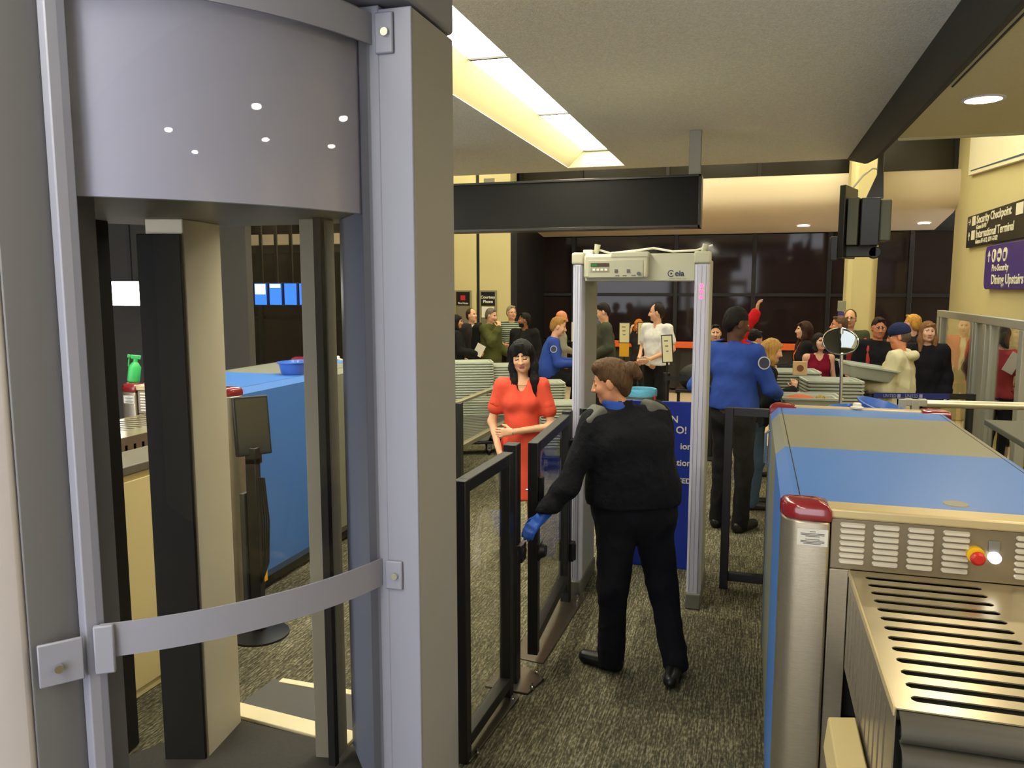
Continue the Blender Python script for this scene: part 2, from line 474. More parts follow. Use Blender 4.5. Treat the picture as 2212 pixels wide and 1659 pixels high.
# curved cream soffit above the windows
prof = [(14.22, 3.86), (14.18, 3.84), (14.16, 3.7), (14.17, 3.52), (14.22, 3.38), (14.34, 3.28), (14.55, 3.22), (15.9, 3.04), (16.05, 3.04), (16.05, 3.86)]
so = struct('soffit', MB().extr(prof[::-1], 'x', -4.27, 3.0), M_SOFFIT, smooth=60, label='curved cream soffit over the windows')
for k, px in enumerate((-2.98, -1.15, 0.78, 2.72)):
    z = 3.22 - (15.35 - 14.55) * 0.133
    downlight(px, 15.35, z, .10, '%s small pinkish downlight under the curved soffit' % ('first', 'second', 'third', 'fourth')[k] + ' from the cream panels', M_PINKSPOT, 'soffit downlights')

# cream wall panels with the fire hose and courtesy phone
pier = struct('wall_pier', MB().box(-6.2, -4.94, 14.0, 14.4, 0, 5.2).box(-4.88, -4.28, 14.0, 14.4, 0, 5.2).box(-4.95, -4.87, 14.05, 14.4, 0, 5.2), M_CREAM, bevel=.01, label='cream wall panels at the far left corner of the hall')
obj('joint', MB().box(-4.938, -4.882, 14.03, 14.05, 0, 5.2), M_MULL, pier, smooth=0)
obj('vent', MB().box(-4.78, -4.58, 13.985, 14.0, 3.88, 3.98), mat('grey_vent', (120, 118, 105), .7), pier, smooth=0)
struct('column', MB().box(-4.28, -4.16, 14.02, 16.0, 0, 3.9), M_MULL, label='black corner frame beside the night windows')
def niche(x0, x1, top, label, kind):
    g = thing('wall_niche', label, 'wall sign', ((x0 + x1) / 2, 14.0, 1.2))
    fr = MB()
    fr.box(x0 - .03, x0, 13.97, 14.0, 1.25, top + .03).box(x1, x1 + .03, 13.97, 14.0, 1.25, top + .03).box(x0, x1, 13.97, 14.0, top, top + .03)
    obj('frame', fr, mat('niche_frame', (150, 142, 112), .5, .3), g, bevel=.003)
    obj('sign_plate', MB().box(x0, x1, 13.975, 13.995, top - .25, top), M_BLACKP, g, bevel=.003)
    M = lambda x, z: frame_matrix((x, 13.972, z), (1, 0, 0), (0, 0, 1))
    if kind == 'phone':
        lettering('Courtesy', .075, M((x0 + x1) / 2, top - .12), M_PAPER, g, align='CENTER', bold=.002)
        lettering('Phone', .075, M((x0 + x1) / 2, top - .20), M_PAPER, g, align='CENTER', bold=.002)
        obj('notice', MB().box(x0 + .01, x1 - .01, 13.98, 13.995, top - .47, top - .27), M_PAPER, g, smooth=0)
        obj('telephone_recess', MB().box(x0, x1, 13.985, 13.997, 1.25, top - .48), mat('niche_grey', (128, 122, 102), .6, .3), g, smooth=0)
    else:
        obj('symbol_square', MB().box((x0 + x1) / 2 - .045, (x0 + x1) / 2 + .045, 13.968, 13.975, top - .155, top - .065), mat('red_sign', (196, 40, 36), .5), g, smooth=0)
        lettering('r', .09, M((x0 + x1) / 2, top - .135), M_PAPER, g, align='CENTER', bold=.004)
        lettering('Fire Hose', .05, M((x0 + x1) / 2, top - .225), M_PAPER, g, align='CENTER', bold=.001)
        obj('hose_door', MB().box(x0 + .01, x1 - .01, 13.98, 13.997, 1.25, top - .27), mat('niche_grey', (128, 122, 102), .6, .3), g, bevel=.004)
niche(-5.33, -5.06, 1.94, 'black Fire Hose sign over grey cabinet door on cream panel', 'hose')
niche(-4.84, -4.57, 1.94, 'black Courtesy Phone sign over white notice on cream panel', 'phone')

# round-cornered cream column in front of the windows
struct('column_hall', MB().prism([(1.35, 13.5), (1.42, 13.42), (1.72, 13.42), (1.79, 13.5), (1.79, 13.9), (1.35, 13.9)], 0, 5.2), M_CREAM, bevel=.03, label='cream square column in the hall')

# orange bumper rail and counter under the windows
g = thing('bumper_rail', 'long orange rail on black posts below the night windows', 'rail', (-1, 15.4, 0))
obj('rail', MB().box(-3.2, 1.25, 15.36, 15.44, .88, 1.0), mat('orange_laminate', (222, 96, 40), .45), g, bevel=.01)
for i in range(6):
    obj('post', MB().box(-3.1 + i * .85, -3.03 + i * .85, 15.45, 15.52, 0, .97), M_BLACK, g)
obj('backing_panel', MB().box(-3.2, 1.25, 15.46, 15.5, .1, .87), mat('charcoal_panel', (40, 38, 36), .7), g, smooth=0)

# ------------------------------------------------------------------ hanging black sign box
g = thing('hanging_sign', 'long blank black sign box hung from the low ceiling', 'sign', (-1.6, 6.67, 2.5))
obj('box', MB().box(-3.4, -.46, 6.67, 6.83, 2.525, 2.915), mat('black_sign_face', (24, 23, 19), .45, spec=.12, vary=.1, vscale=3), g, bevel=.006)
fr = MB().box(-3.41, -.445, 6.655, 6.845, 2.505, 2.53).box(-3.41, -.445, 6.655, 6.845, 2.905, 2.925).box(-.465, -.44, 6.655, 6.845, 2.505, 2.925)
obj('edge_frame', fr, mat('black_sign_frame', (38, 34, 26), .35, .4), g, bevel=.003)
obj('hanger_post', MB().box(-.55, -.455, 6.72, 6.78, 2.925, 3.28), mat('grey_post', (150, 148, 135), .5, .3), g, bevel=.004)
obj('hanger_post', MB().box(-2.9, -2.81, 6.72, 6.78, 2.925, 3.28), mat('grey_post', (150, 148, 135), .5, .3), g, bevel=.004)

# flight monitor pair on a ceiling pole
g = thing('hanging_monitor', 'black monitors back to back on a ceiling pole by the column', 'monitor', (1.25, 9.9, 2.4))
obj('pole', MB().cyl((1.30, 10.0, 3.05), (1.30, 10.0, 5.2), .035), M_BLACK, g)
obj('yoke', MB().hexa([(1.16, 9.94, 3.02), (1.34, 9.94, 3.02), (1.34, 10.02, 3.02), (1.16, 10.02, 3.02), (1.27, 9.96, 3.3), (1.33, 9.96, 3.3), (1.33, 10.0, 3.3), (1.27, 10.0, 3.3)]), M_BLACK, g)
obj('screen_housing', MB().hexa([(.87, 9.85, 2.36), (.93, 9.8, 2.36), (1.12, 10.35, 2.36), (1.06, 10.4, 2.36), (.87, 9.85, 3.17), (.93, 9.8, 3.17), (1.12, 10.35, 3.17), (1.06, 10.4, 3.17)]), M_BLACKP, g, bevel=.01)
obj('back_cover', MB().hexa([(.96, 9.85, 2.5), (1.07, 9.82, 2.5), (1.18, 10.2, 2.5), (1.08, 10.25, 2.5), (.96, 9.85, 3.03), (1.07, 9.82, 3.03), (1.18, 10.2, 3.03), (1.08, 10.25, 3.03)]), mat('monitor_grey', (84, 84, 70), .6), g, bevel=.01)
obj('screen_housing', MB().box(1.10, 1.30, 9.82, 10.15, 2.49, 3.02), M_BLACKP, g, bevel=.012)
obj('back_cover', MB().box(1.30, 1.42, 9.84, 10.12, 2.54, 3.0), mat('monitor_grey', (84, 84, 70), .6), g, bevel=.02)
obj('bracket', MB().box(.96, 1.3, 9.95, 10.05, 2.37, 2.5).cyl((1.28, 9.95, 2.42), (1.28, 10.05, 2.42), .07), M_BLACKP, g, bevel=.01)
obj('camera_box', MB().box(.80, .88, 9.85, 10.0, 2.33, 2.6), M_BLACKP, g, bevel=.01)
obj('cable', MB().tube([(1.02, 10.0, 3.15), (1.12, 10.0, 3.28), (1.22, 10, 3.36), (1.3, 10, 3.34)], .012, 6), M_PAPER, g)

# ------------------------------------------------------------------ signs on the right wall
def wallM(y, z): return frame_matrix((2.945, y, z), (0, -1, 0), (0, 0, 1))
M_SIGNTXT = mat('sign_white', (236, 230, 205), .6)
g = thing('wall_sign', 'black sign pointing to Security Checkpoint and International Terminal', 'sign', (3, 11.9, 2.6))
obj('panel', MB().box(2.95, 3.0, 10.1, 13.35, 2.60, 3.05), mat('black_wall_sign', (34, 31, 22), .45), g, bevel=.006)
def arrow(y, z, s, direction, m, parent):
    pts = MB()
    a = frame_matrix((2.947, y, z), (0, -1, 0), (0, 0, 1))
    sh = MB().box(-.12 * s, .12 * s, -1 * s, .7 * s, -.004, .002)
    sh.hexa([(-.75 * s, .1 * s, -.004), (-.55 * s, -.05 * s, -.004), (.1 * s, .85 * s, -.004), (0, 1.0 * s, -.004), (-.75 * s, .1 * s, .002), (-.55 * s, -.05 * s, .002), (.1 * s, .85 * s, .002), (0, 1.0 * s, .002)])
    sh.hexa([(.55 * s, -.05 * s, -.004), (.75 * s, .1 * s, -.004), (0, 1.0 * s, -.004), (-.1 * s, .85 * s, -.004), (.55 * s, -.05 * s, .002), (.75 * s, .1 * s, .002), (0, 1.0 * s, .002), (-.1 * s, .85 * s, .002)])
    rot = Matrix.Rotation(-math.pi / 2 if direction == 'right' else 0, 4, 'Z')
    sh.xform(a @ rot)
    obj('arrow', sh, m, parent, smooth=0)
arrow(13.20, 2.965, .06, 'right', M_SIGNTXT, g)
obj('pictogram', MB().box(2.943, 2.95, 12.87, 13.05, 2.90, 3.03), M_SIGNTXT, g, smooth=0)
lettering('Security Checkpoint', .155, wallM(12.80, 2.915), M_SIGNTXT, g, sx=1.25, bold=.003)
obj('pictogram', MB().box(2.943, 2.95, 10.75, 11.02, 2.88, 3.02), M_SIGNTXT, g, smooth=0)
lettering('Gates 68-90', .085, wallM(12.80, 2.835), M_SIGNTXT, g, sx=1.2, bold=.002)
arrow(13.20, 2.76, .06, 'up', M_SIGNTXT, g)
obj('pictogram', MB().box(2.943, 2.95, 12.87, 13.05, 2.70, 2.83), M_SIGNTXT, g, smooth=0)
lettering('International Terminal', .155, wallM(12.80, 2.715), M_SIGNTXT, g, sx=1.25, bold=.003)
lettering('Gates A1-A12, G91-G102', .085, wallM(12.80, 2.635), M_SIGNTXT, g, sx=1.2, bold=.002)
g = thing('wall_sign', 'purple rounded sign pointing to Pre-Security Dining Upstairs', 'sign', (3, 11.1, 2.1))
pl = []
for cy, cz, a0 in ((9.75, 2.10, 180), (12.07, 2.10, 270), (12.07, 2.47, 0), (9.75, 2.47, 90)):
    for k in range(6):
        a = R(a0 + k * 18); pl.append((cy + .1 * math.cos(a), cz + .1 * math.sin(a)))
obj('panel', MB().extr(pl, 'x', 2.93, 3.0), mat('purple_sign', (74, 52, 132), .4), g, bevel=.008)
def wallP(y, z): return frame_matrix((2.926, y, z), (0, -1, 0), (0, 0, 1))
a = MB(); arrow(11.98, 2.43, .075, 'up', M_SIGNTXT, g)
for o in list(g.children):
    if o.name.startswith('arrow'): o.location.x -= .02
for k in range(3):
    obj('pictogram_disc', MB().cyl((2.922, 11.74 - k * .24, 2.43), (2.93, 11.74 - k * .24, 2.43), .085, seg=20), M_SIGNTXT, g)
    mk = MB()
    if k == 0: mk.box(2.918, 2.922, 11.725, 11.74, 2.38, 2.48).box(2.918, 2.922, 11.75, 11.77, 2.40, 2.48)
    elif k == 1: mk.box(2.918, 2.922, 11.45, 11.55, 2.40, 2.45)
    else: mk.box(2.918, 2.922, 11.22, 11.30, 2.38, 2.46)
    obj('pictogram_mark', mk, mat('purple_sign', (74, 52, 132), .4), g, smooth=0)
lettering('Pre-Security', .12, wallP(11.80, 2.235), M_SIGNTXT, g, sx=1.2, bold=.002)
lettering('Dining Upstairs', .17, wallP(11.80, 2.07), M_SIGNTXT, g, sx=1.25, bold=.003)
g = thing('wall_poster', 'white light panel high on the cream wall', 'poster', (3, 11.5, 3.6))
obj('panel', MB().hexa([(2.94, 9.3, 3.42), (3.0, 9.3, 3.42), (3.0, 13.45, 3.66), (2.94, 13.45, 3.66), (2.94, 9.3, 4.6), (3.0, 9.3, 4.6), (3.0, 13.45, 4.6), (2.94, 13.45, 4.6)]), mat('poster_white', (240, 232, 205), .6), g, bevel=.005)
obj('stripe', MB().hexa([(2.935, 9.3, 3.47), (2.942, 9.3, 3.47), (2.942, 13.3, 3.70), (2.935, 13.3, 3.70), (2.935, 9.3, 3.495), (2.942, 9.3, 3.495), (2.942, 13.3, 3.715), (2.935, 13.3, 3.715)]), mat('poster_stripe', (60, 82, 108), .6), g, smooth=0)

# ------------------------------------------------------------------ body scanner booth
BL = Vector((-1.362, 1.335)); BR = Vector((-0.945, 1.985))
mid = (BL + BR) / 2; ch = (BR - BL); half = ch.length / 2; nrm = Vector((ch.y, -ch.x)).normalized()   # towards the camera
sag = 0.085; rad = (half * half + sag * sag) / (2 * sag); cen = mid - nrm * (rad - sag)
a0 = math.atan2(BL.y - cen.y, BL.x - cen.x); a1 = math.atan2(BR.y - cen.y, BR.x - cen.x)
def arc(off=0.0, n=72, t0=0.0, t1=1.0):
    return [(cen.x + (rad + off) * math.cos(a0 + (a1 - a0) * (t0 + (t1 - t0) * i / n)), cen.y + (rad + off) * math.sin(a0 + (a1 - a0) * (t0 + (t1 - t0) * i / n))) for i in range(n + 1)]
def band(o0, o1, z0, z1, n=72, t0=0.0, t1=1.0):
    return MB().prism(arc(o0, n, t0, t1)[::-1] + arc(o1, n, t0, t1), z0, z1)
M_SHELL = mat('scanner_shell', (132, 133, 148), .5, vary=.015, vscale=3)
M_SHELLG = mat('scanner_shell_grey', (148, 147, 144), .55, bump=.03, bscale=300)
M_FROST = mat('scanner_canopy_panel', (190, 192, 216), .5)
g = thing('body_scanner', 'tall grey-white body scanner booth with curved glass wall', 'body scanner', (-1.6, 2.0, 0))
obj('glass_panel', band(0.0, .008, .12, 2.70), M_BOOTHGLASS, g, smooth=60)
obj('canopy_band', band(-.05, -.03, 2.22, 2.74), M_FROST, g, smooth=60)
obj('post', MB().box(-.925, -.838, 1.91, 2.19, 0, 2.72), M_SHELLG, g, bevel=.006)
obj('post_trim', MB().box(-.985, -.926, 1.90, 2.02, 0, 2.73), M_SHELL, g, bevel=.004)
obj('post_face', MB().box(-.93, -.838, 1.902, 1.9095, 0, 2.72), M_SHELL, g, bevel=.003)
obj('post_face', MB().prism([(-1.345, 1.345), (-1.375, 1.355), (-1.396, 1.323), (-1.366, 1.312)], 0, 2.74), M_SHELL, g, bevel=.003)
obj('post', MB().prism([(-1.398, 1.318), (-1.39, 1.37), (-1.5, 1.55), (-1.56, 1.5), (-1.446, 1.238)], 0, 2.74), mat('scanner_post_dark', (98, 98, 102), .55), g, bevel=.006)
obj('side_panel', MB().prism([(-1.448, 1.238), (-1.53, 1.42), (-2.1, 1.35), (-1.9, .9), (-1.5, 1.15)], 0, 2.74), mat('scanner_side_panel', (176, 170, 172), .6), g, bevel=.01)
sb = obj('crash_rail', band(.010, .016, 1.222, 1.298, t0=.015, t1=.985), M_SHELL, g, smooth=60)
br = MB().prism([arc(.016, 40)[0], arc(.016, 40)[2], arc(.03, 40)[2], arc(.03, 40)[0]][::-1], 1.19, 1.30)
obj('rail_bracket', br, M_SHELL, g, bevel=.004)
br = MB().prism([arc(.016, 40)[38], arc(.016, 40)[40], arc(.03, 40)[40], arc(.03, 40)[38]][::-1], 1.21, 1.30)
obj('rail_bracket', br, M_SHELL, g, bevel=.004)
obj('bracket_plate', MB().box(-.935, -.885, 1.893, 1.902, 1.215, 1.295), M_SHELL, g, bevel=.004)
obj('bolt', MB().cyl((-.905, 1.885, 1.255), (-.905, 1.895, 1.255), .009, seg=12), M_CHROME, g)
obj('bracket_plate', MB().prism([(-1.372, 1.305), (-1.425, 1.24), (-1.418, 1.234), (-1.363, 1.30)], 1.185, 1.28), M_SHELL, g, bevel=.003)
obj('bolt', MB().cyl((-1.392, 1.262, 1.225), (-1.383, 1.254, 1.225), .009, seg=12), M_CHROME, g)
obj('crash_rail', band(.010, .016, 2.635, 2.71, t0=.015, t1=.985), M_SHELL, g, smooth=60)
br = MB().prism([arc(.016, 40)[38], arc(.016, 40)[40], arc(.03, 40)[40], arc(.03, 40)[38]][::-1], 2.62, 2.71)
obj('rail_bracket', br, M_SHELL, g, bevel=.004)
obj('bracket_plate', MB().box(-.935, -.885, 1.893, 1.902, 2.61, 2.71), M_SHELL, g, bevel=.004)
obj('bolt', MB().cyl((-.905, 1.885, 2.66), (-.905, 1.895, 2.66), .010, seg=12), M_CHROME, g)
cp = arc(-.055, 16) + [(-.93, 2.2), (-1.05, 2.6), (-1.55, 3.1), (-2.4, 3.12), (-2.95, 2.5), (-2.3, 1.5), (-1.6, 1.4)]
obj('canopy', MB().prism(cp, 2.30, 2.74), mat('canopy_dark', (104, 98, 86), .6), g, bevel=.004)
obj('header', MB().prism([(-.84, 1.91), (-.84, 2.2), (-1.02, 2.3), (-1.5, 1.6), (-1.45, 1.25), (-1.36, 1.33)], 2.735, 2.84), M_SHELL, g, bevel=.01)
obj('inner_slab', MB().prism([(-1.0, 2.19), (-.96, 2.22), (-1.56, 2.98), (-1.62, 2.93)], .04, 2.30), mat('inner_antenna_panel', (120, 126, 146), .35), g, bevel=.004)
obj('edge_column', MB().prism([(-1.645, 2.86), (-1.655, 2.95), (-1.755, 2.93), (-1.75, 2.84)], 0, 2.30), mat('edge_column', (150, 142, 120), .5), g, bevel=.004)
obj('edge_column', MB().prism([(-1.63, 2.80), (-1.63, 2.83), (-1.665, 2.83), (-1.665, 2.80)], 0, 2.30), mat('edge_column_dark', (42, 40, 38), .6, spec=.1), g, bevel=.003)
obj('antenna_column', MB().prism([(-2.192, 2.705), (-2.232, 2.99), (-2.39, 2.96), (-2.345, 2.67)], 0, 2.30), mat('antenna_column', (222, 212, 184), .6), g, bevel=.005)
obj('antenna_window', MB().prism([(-2.36, 2.635), (-2.192, 2.685), (-2.196, 2.702), (-2.37, 2.655)], 0, 2.24), mat('antenna_dark', (28, 27, 25), .6, spec=.1), g, bevel=.004)
obj('inner_slab', MB().prism([(-2.545, 2.60), (-2.57, 2.72), (-3.0, 2.46), (-2.96, 2.36)], 0, 2.30), mat('reflected_figure_black', (14, 14, 18), .6, spec=.1), g, bevel=.004)  # black slab stands in for a dark figure reflected in the booth glass
obj('floor_mat', MB().prism(arc(-.06, 12) + [(-1.0, 2.2), (-1.62, 2.95), (-2.3, 3.0), (-2.6, 2.5), (-1.5, 1.4)], 0, .012), mat('booth_floor_mat', (58, 54, 48), .85, vary=.15, vscale=120), g, smooth=0)
obj('threshold_strip', MB().hexa([(-2.35, 3.03, 0), (-1.66, 2.96, 0), (-1.66, 3.06, 0), (-2.35, 3.13, 0), (-2.35, 3.03, .018), (-1.66, 2.96, .018), (-1.66, 3.06, .018), (-2.35, 3.13, .018)]), mat('threshold_white', (236, 222, 178), .5), g, bevel=.003)
obj('threshold_ramp', MB().hexa([(-2.33, 3.13, 0), (-1.66, 3.06, 0), (-1.66, 3.36, 0), (-2.33, 3.40, 0), (-2.33, 3.13, .014), (-1.66, 3.06, .014), (-1.66, 3.36, .006), (-2.33, 3.40, .006)]), mat('ramp_grey', (88, 86, 82), .8), g, smooth=0)
obj('threshold_strip', MB().hexa([(-2.28, 3.37, 0), (-1.66, 3.36, 0), (-1.66, 3.40, 0), (-2.28, 3.41, 0), (-2.28, 3.37, .012), (-1.66, 3.36, .012), (-1.66, 3.40, .012), (-2.28, 3.41, .012)]), mat('threshold_white', (236, 222, 178), .5), g, smooth=0)

# ------------------------------------------------------------------ glass swing gates beside the booth
def post_frame(name, g, a, b, z0, z1, w, m, glass_m=True, mid_z=None):
    """upright rectangular tube frame from plan point a to b"""
    a = Vector((a[0], a[1], 0)); b = Vector((b[0], b[1], 0)); d = (b - a).normalized(); n = Vector((-d.y, d.x, 0)) * (w / 2)
    def bar(p, q, za, zb):
        c = [p - n, q - n, q + n, p + n]
        return MB().hexa([(v.x, v.y, za) for v in c] + [(v.x, v.y, zb) for v in c])
    obj('stile', bar(a, a + d * w, z0, z1), m, g, bevel=.004)
    obj('stile', bar(b - d * w, b, z0, z1), m, g, bevel=.004)
    obj('top_rail', bar(a + d * w, b - d * w, z1 - w, z1), m, g, bevel=.004)
    obj('bottom_rail', bar(a + d * w, b - d * w, z0 + .06, z0 + .06 + w), m, g, bevel=.004)
    n2 = n.normalized() * .004
    c = [a + d * w - n2, b - d * w - n2, b - d * w + n2, a + d * w + n2]
    obj('pane', MB().hexa([(v.x, v.y, z0 + .1) for v in c] + [(v.x, v.y, z1 - w) for v in c]), M_GLASS, g, smooth=0)
def bolts(g, pts):
    for x, y, z in pts:
        obj('bolt', MB().cyl((x, y, z), (x, y, z + .012), .012, seg=6).cyl((x, y, z + .012), (x, y, z + .026), .006, seg=8), M_CHROME, g)
M_PLATE = mat('steel_base_plate', (92, 86, 74), .4, .7, vary=.1, vscale=20)
g = thing('glass_barrier', 'near black framed glass barrier bolted beside the booth', 'barrier', (-1.13, 3.3, 0))
post_frame('b', g, (-1.135, 2.99), (-1.115, 3.61), 0, 1.24, .055, M_BLACK)
obj('base_plate', MB().prism([(-1.19, 3.02), (-1.10, 3.0), (-1.05, 3.58), (-1.13, 3.62), (-1.21, 3.6)], 0, .012), M_PLATE, g, bevel=.003)
bolts(g, [(-1.085, 3.06, .012), (-1.07, 3.54, .012), (-1.16, 3.5, .012), (-1.165, 3.2, .012)])
g = thing('gate_post', 'thick black post beside the red-dressed woman', 'post', (-1.13, 3.74, 0))
obj('post', MB().box(-1.17, -1.10, 3.70, 3.78, 0, 1.255), M_BLACK, g, bevel=.005)
obj('base_plate', MB().prism([(-1.25, 3.64), (-1.02, 3.63), (-.98, 3.80), (-1.10, 3.9), (-1.23, 3.86)], 0, .012), M_PLATE, g, bevel=.003)
obj('latch', MB().cyl((-1.095, 3.74, .70), (-1.065, 3.74, .70), .045, .03, seg=16).box(-1.10, -1.07, 3.70, 3.78, .655, .745), M_BLACKP, g, bevel=.004)
bolts(g, [(-1.01, 3.68, .012), (-1.03, 3.84, .012), (-1.2, 3.8, .012)])
g = thing('swing_gate', 'black framed glass gate swung open by the gloved officer', 'gate', (-1.1, 4.4, 0))
post_frame('g', g, (-1.06, 3.86), (-1.105, 4.80), .10, 1.24, .055, M_BLACK)
obj('latch', MB().cyl((-1.03, 3.89, .665), (-.995, 3.89, .665), .045, .03, seg=16).box(-1.04, -1.02, 3.85, 3.92, .62, .71), M_BLACKP, g, bevel=.004)
obj('lock_case', MB().box(-1.035, -1.01, 3.87, 3.905, .93, 1.06), M_BLACKP, g, bevel=.004)
obj('lock_button', MB().cyl((-1.10, 3.88, .985), (-1.085, 3.88, .985), .007, seg=10), M_CHROME, g)
g = thing('gate_post', 'black hinge post of the open gate next to the metal detector', 'post', (-1.11, 4.86, 0))
obj('post', MB().box(-1.14, -1.08, 4.83, 4.89, 0, 1.255), M_BLACK, g, bevel=.005)
for z in (.35, 1.02):
    obj('hinge', MB().box(-1.083, -1.05, 4.80, 4.87, z - .06, z + .06).cyl((-1.055, 4.83, z - .055), (-1.055, 4.83, z + .055), .016), M_BLACKP, g, bevel=.004)
obj('base_plate', MB().prism([(-1.22, 4.0), (-1.03, 3.97), (-1.0, 4.93), (-1.07, 5.0), (-1.2, 4.95)], 0, .008), M_PLATE, g, bevel=.002)
bolts(g, [(-1.03, 4.85, .008), (-1.05, 4.93, .008)])
g = thing('glass_barrier', 'black framed barrier between metal detector and blue scanner', 'barrier', (.25, 5.4, 0))
post_frame('b', g, (-.165, 5.40), (.17, 5.40), .0, 1.24, .055, M_BLACK)

# glass topped table rail on the left of the queue
g = thing('glass_counter', 'dark glass sided counter with steel top rail left of red dress', 'counter', (-2.6, 7.4, 0))
obj('top_rail', MB().box(-2.56, -2.50, 6.60, 8.4, .985, 1.01), mat('counter_rail', (128, 122, 100), .4, .5), g, bevel=.004)
obj('pane', MB().box(-2.535, -2.525, 6.66, 8.4, .60, .985), M_GLASS, g, smooth=0)
obj('shelf_edge', MB().box(-2.56, -2.5, 6.66, 8.4, .56, .60), mat('counter_rail', (128, 122, 100), .4, .5), g, bevel=.004)
obj('post', MB().box(-2.58, -2.48, 6.58, 6.66, 0, 1.0), M_BLACK, g, bevel=.004)
obj('post', MB().box(-2.55, -2.51, 8.34, 8.4, 0, 1.0), M_BLACK, g, bevel=.004)
obj('counter_top', MB().box(-3.08, -2.56, 6.60, 8.4, .56, .59), mat('counter_dark', (46, 44, 40), .4), g, bevel=.004)
# ------------------------------------------------------------------ x-ray baggage scanners
M_BAND = banded_mat('scanner_blue_grey_bands', (.91, 1.765), (62, 114, 186), (124, 124, 106), .36)
M_CAP = mat('red_bumper_cap', (120, 20, 26), .22, coat=.6)
M_LIP = mat('steel_lip', (190, 172, 128), .4, .35)
M_RUBBER = mat('rubber_flap', (62, 59, 52), .5)
M_LOUV = mat('louver_steel', (216, 208, 190), .28, .35)
def make_xray(label):
    g = thing('baggage_scanner', label, 'x-ray scanner', (0, 0, 0))
    L = dict(world=False)
    hw = .425; ln = 2.07; zt = 1.40
    # body shell with a small sloping shoulder at the top edges
    prof = [(-hw + .03, .10), (hw - .03, .10), (hw, .16), (hw, zt - .035), (hw - .035, zt), (-hw + .035, zt), (-hw, zt - .035), (-hw, .16)]
    obj('body', MB().extr(prof[::-1], 'y', .06, ln - .05), M_BAND, g, smooth=20, **L)
    for s in (-1, 1):
        obj('seam', MB().box(s * (hw - .052) - .0015, s * (hw - .052) + .0015, .09, ln - .06, zt - .002, zt + .0008), M_BLACKP, g, smooth=0, **L)
    obj('plinth', MB().box(-hw + .05, hw - .05, .05, ln - .05, .03, .12), M_BLACKP, g, bevel=.01, **L)
    obj('end_lip', MB().box(-hw + .10, hw - .10, -.012, .075, zt - .025, zt + .004), M_LIP, g, bevel=.006, **L)
    obj('end_lip', MB().box(-hw + .02, hw - .02, ln - .055, ln + .01, zt - .025, zt + .006), M_LIP, g, bevel=.006, **L)
    # rounded stainless corner columns with red caps
    def colpoly(sx, sy):
        pts = []
        x0, x1, y0, y1 = (-hw - .004, -hw + .128, -.02, .085)
        P = [(x0 + .05, y0), (x1, y0), (x1, y1), (x0, y1), (x0, y0 + .06), (x0 + .012, y0 + .025)]
        P = [(sx * x, y) for x, y in P]
        P = [(x, y if sy > 0 else ln - y) for x, y in P]
        if sx * sy < 0: P = P[::-1]
        return P
    for sx in (1, -1):
        for sy in (1, -1):
            P = colpoly(sx, sy)
            obj('corner_column', MB().prism(P, .05, zt - .035), M_STEEL, g, bevel=.008, smooth=40, **L)
            cx = sum(p[0] for p in P) / len(P); cy = sum(p[1] for p in P) / len(P)
            cap = MB(); n = len(P)
            rings = [(1.02, zt - .036), (1.05, zt - .02), (1.03, zt - .002), (.90, zt + .010), (.55, zt + .018)]
            vs = [(cx + (x - cx) * k, cy + (y - cy) * k, z) for k, z in rings for x, y in P]
            fs = [(r * n + i, r * n + (i + 1) % n, (r + 1) * n + (i + 1) % n, (r + 1) * n + i) for r in range(len(rings) - 1) for i in range(n)]
            fs += [tuple(range((len(rings) - 1) * n, len(rings) * n)), tuple(range(n - 1, -1, -1))]
            cap.add(vs, fs)
            obj('bumper_cap', cap, M_CAP, g, bevel=.004, smooth=50, **L)
    # exit end panel with louvres, buttons and the slotted hood
    pn = obj('end_panel', MB().box(-.293, .293, -.002, .06, 1.225, zt - .026), mat('end_panel_steel', (138, 126, 104), .4, .7, vary=.05, vscale=20), g, bevel=.003, **L)
    lv = MB(); n = 10; w, hgt = .034, .0060
    prof2 = [(w * math.copysign(1, math.cos(t)) * .8 + w * .2 * math.cos(t), hgt * math.sin(t)) for t in [2 * math.pi * i / n for i in range(n)]]
    prof2 = []
    for i in range(7): a = R(-90 + i * 30); prof2.append((w - hgt + hgt * math.cos(a), hgt * math.sin(a)))
    for i in range(7): a = R(90 + i * 30); prof2.append((-w + hgt + hgt * math.cos(a), hgt * math.sin(a)))
    m2 = len(prof2)
    lv.add([(x, 0, z) for x, z in prof2] + [(x * .93, -.007, z * .62 - .002) for x, z in prof2], [(i, (i + 1) % m2, m2 + (i + 1) % m2, m2 + i) for i in range(m2)] + [tuple(range(m2, 2 * m2))])
    lme = mesh('louver', lv, M_LOUV, 50)
    for cxx in (-.236, -.148, -.06, .028, .205):
        for r in range(7):
            o = bpy.data.objects.new('louver', lme); link(o, pn, False); o.location = (cxx, -.003, 1.358 - r * .0178)
    es = obj('emergency_stop', MB().cyl((.075, -.002, 1.305), (.075, -.02, 1.305), .0225, seg=24), mat('stop_yellow', (224, 180, 24), .4), pn, label='yellow and red emergency stop', **L)
    obj('stop_button', MB().lathe([(.0001, 0), (.012, .001), (.018, .006), (.019, .012), (.012, .016), (.011, .030)], seg=24).xform(Matrix.Translation((.075, -.05, 1.302)) @ Matrix.Rotation(R(-90), 4, 'X')), mat('stop_red', (186, 36, 26), .35), es, **L)
    obj('indicator_plate', MB().box(.107, .135, -.006, -.002, 1.314, 1.345), mat('indicator_plate', (120, 118, 110), .4, .4), pn, bevel=.001, **L)
    obj('indicator_lamp', MB().cyl((.122, -.002, 1.300), (.122, -.018, 1.300), .0155, seg=20), emission('indicator_white', (255, 255, 255), 1.6), pn, **L)
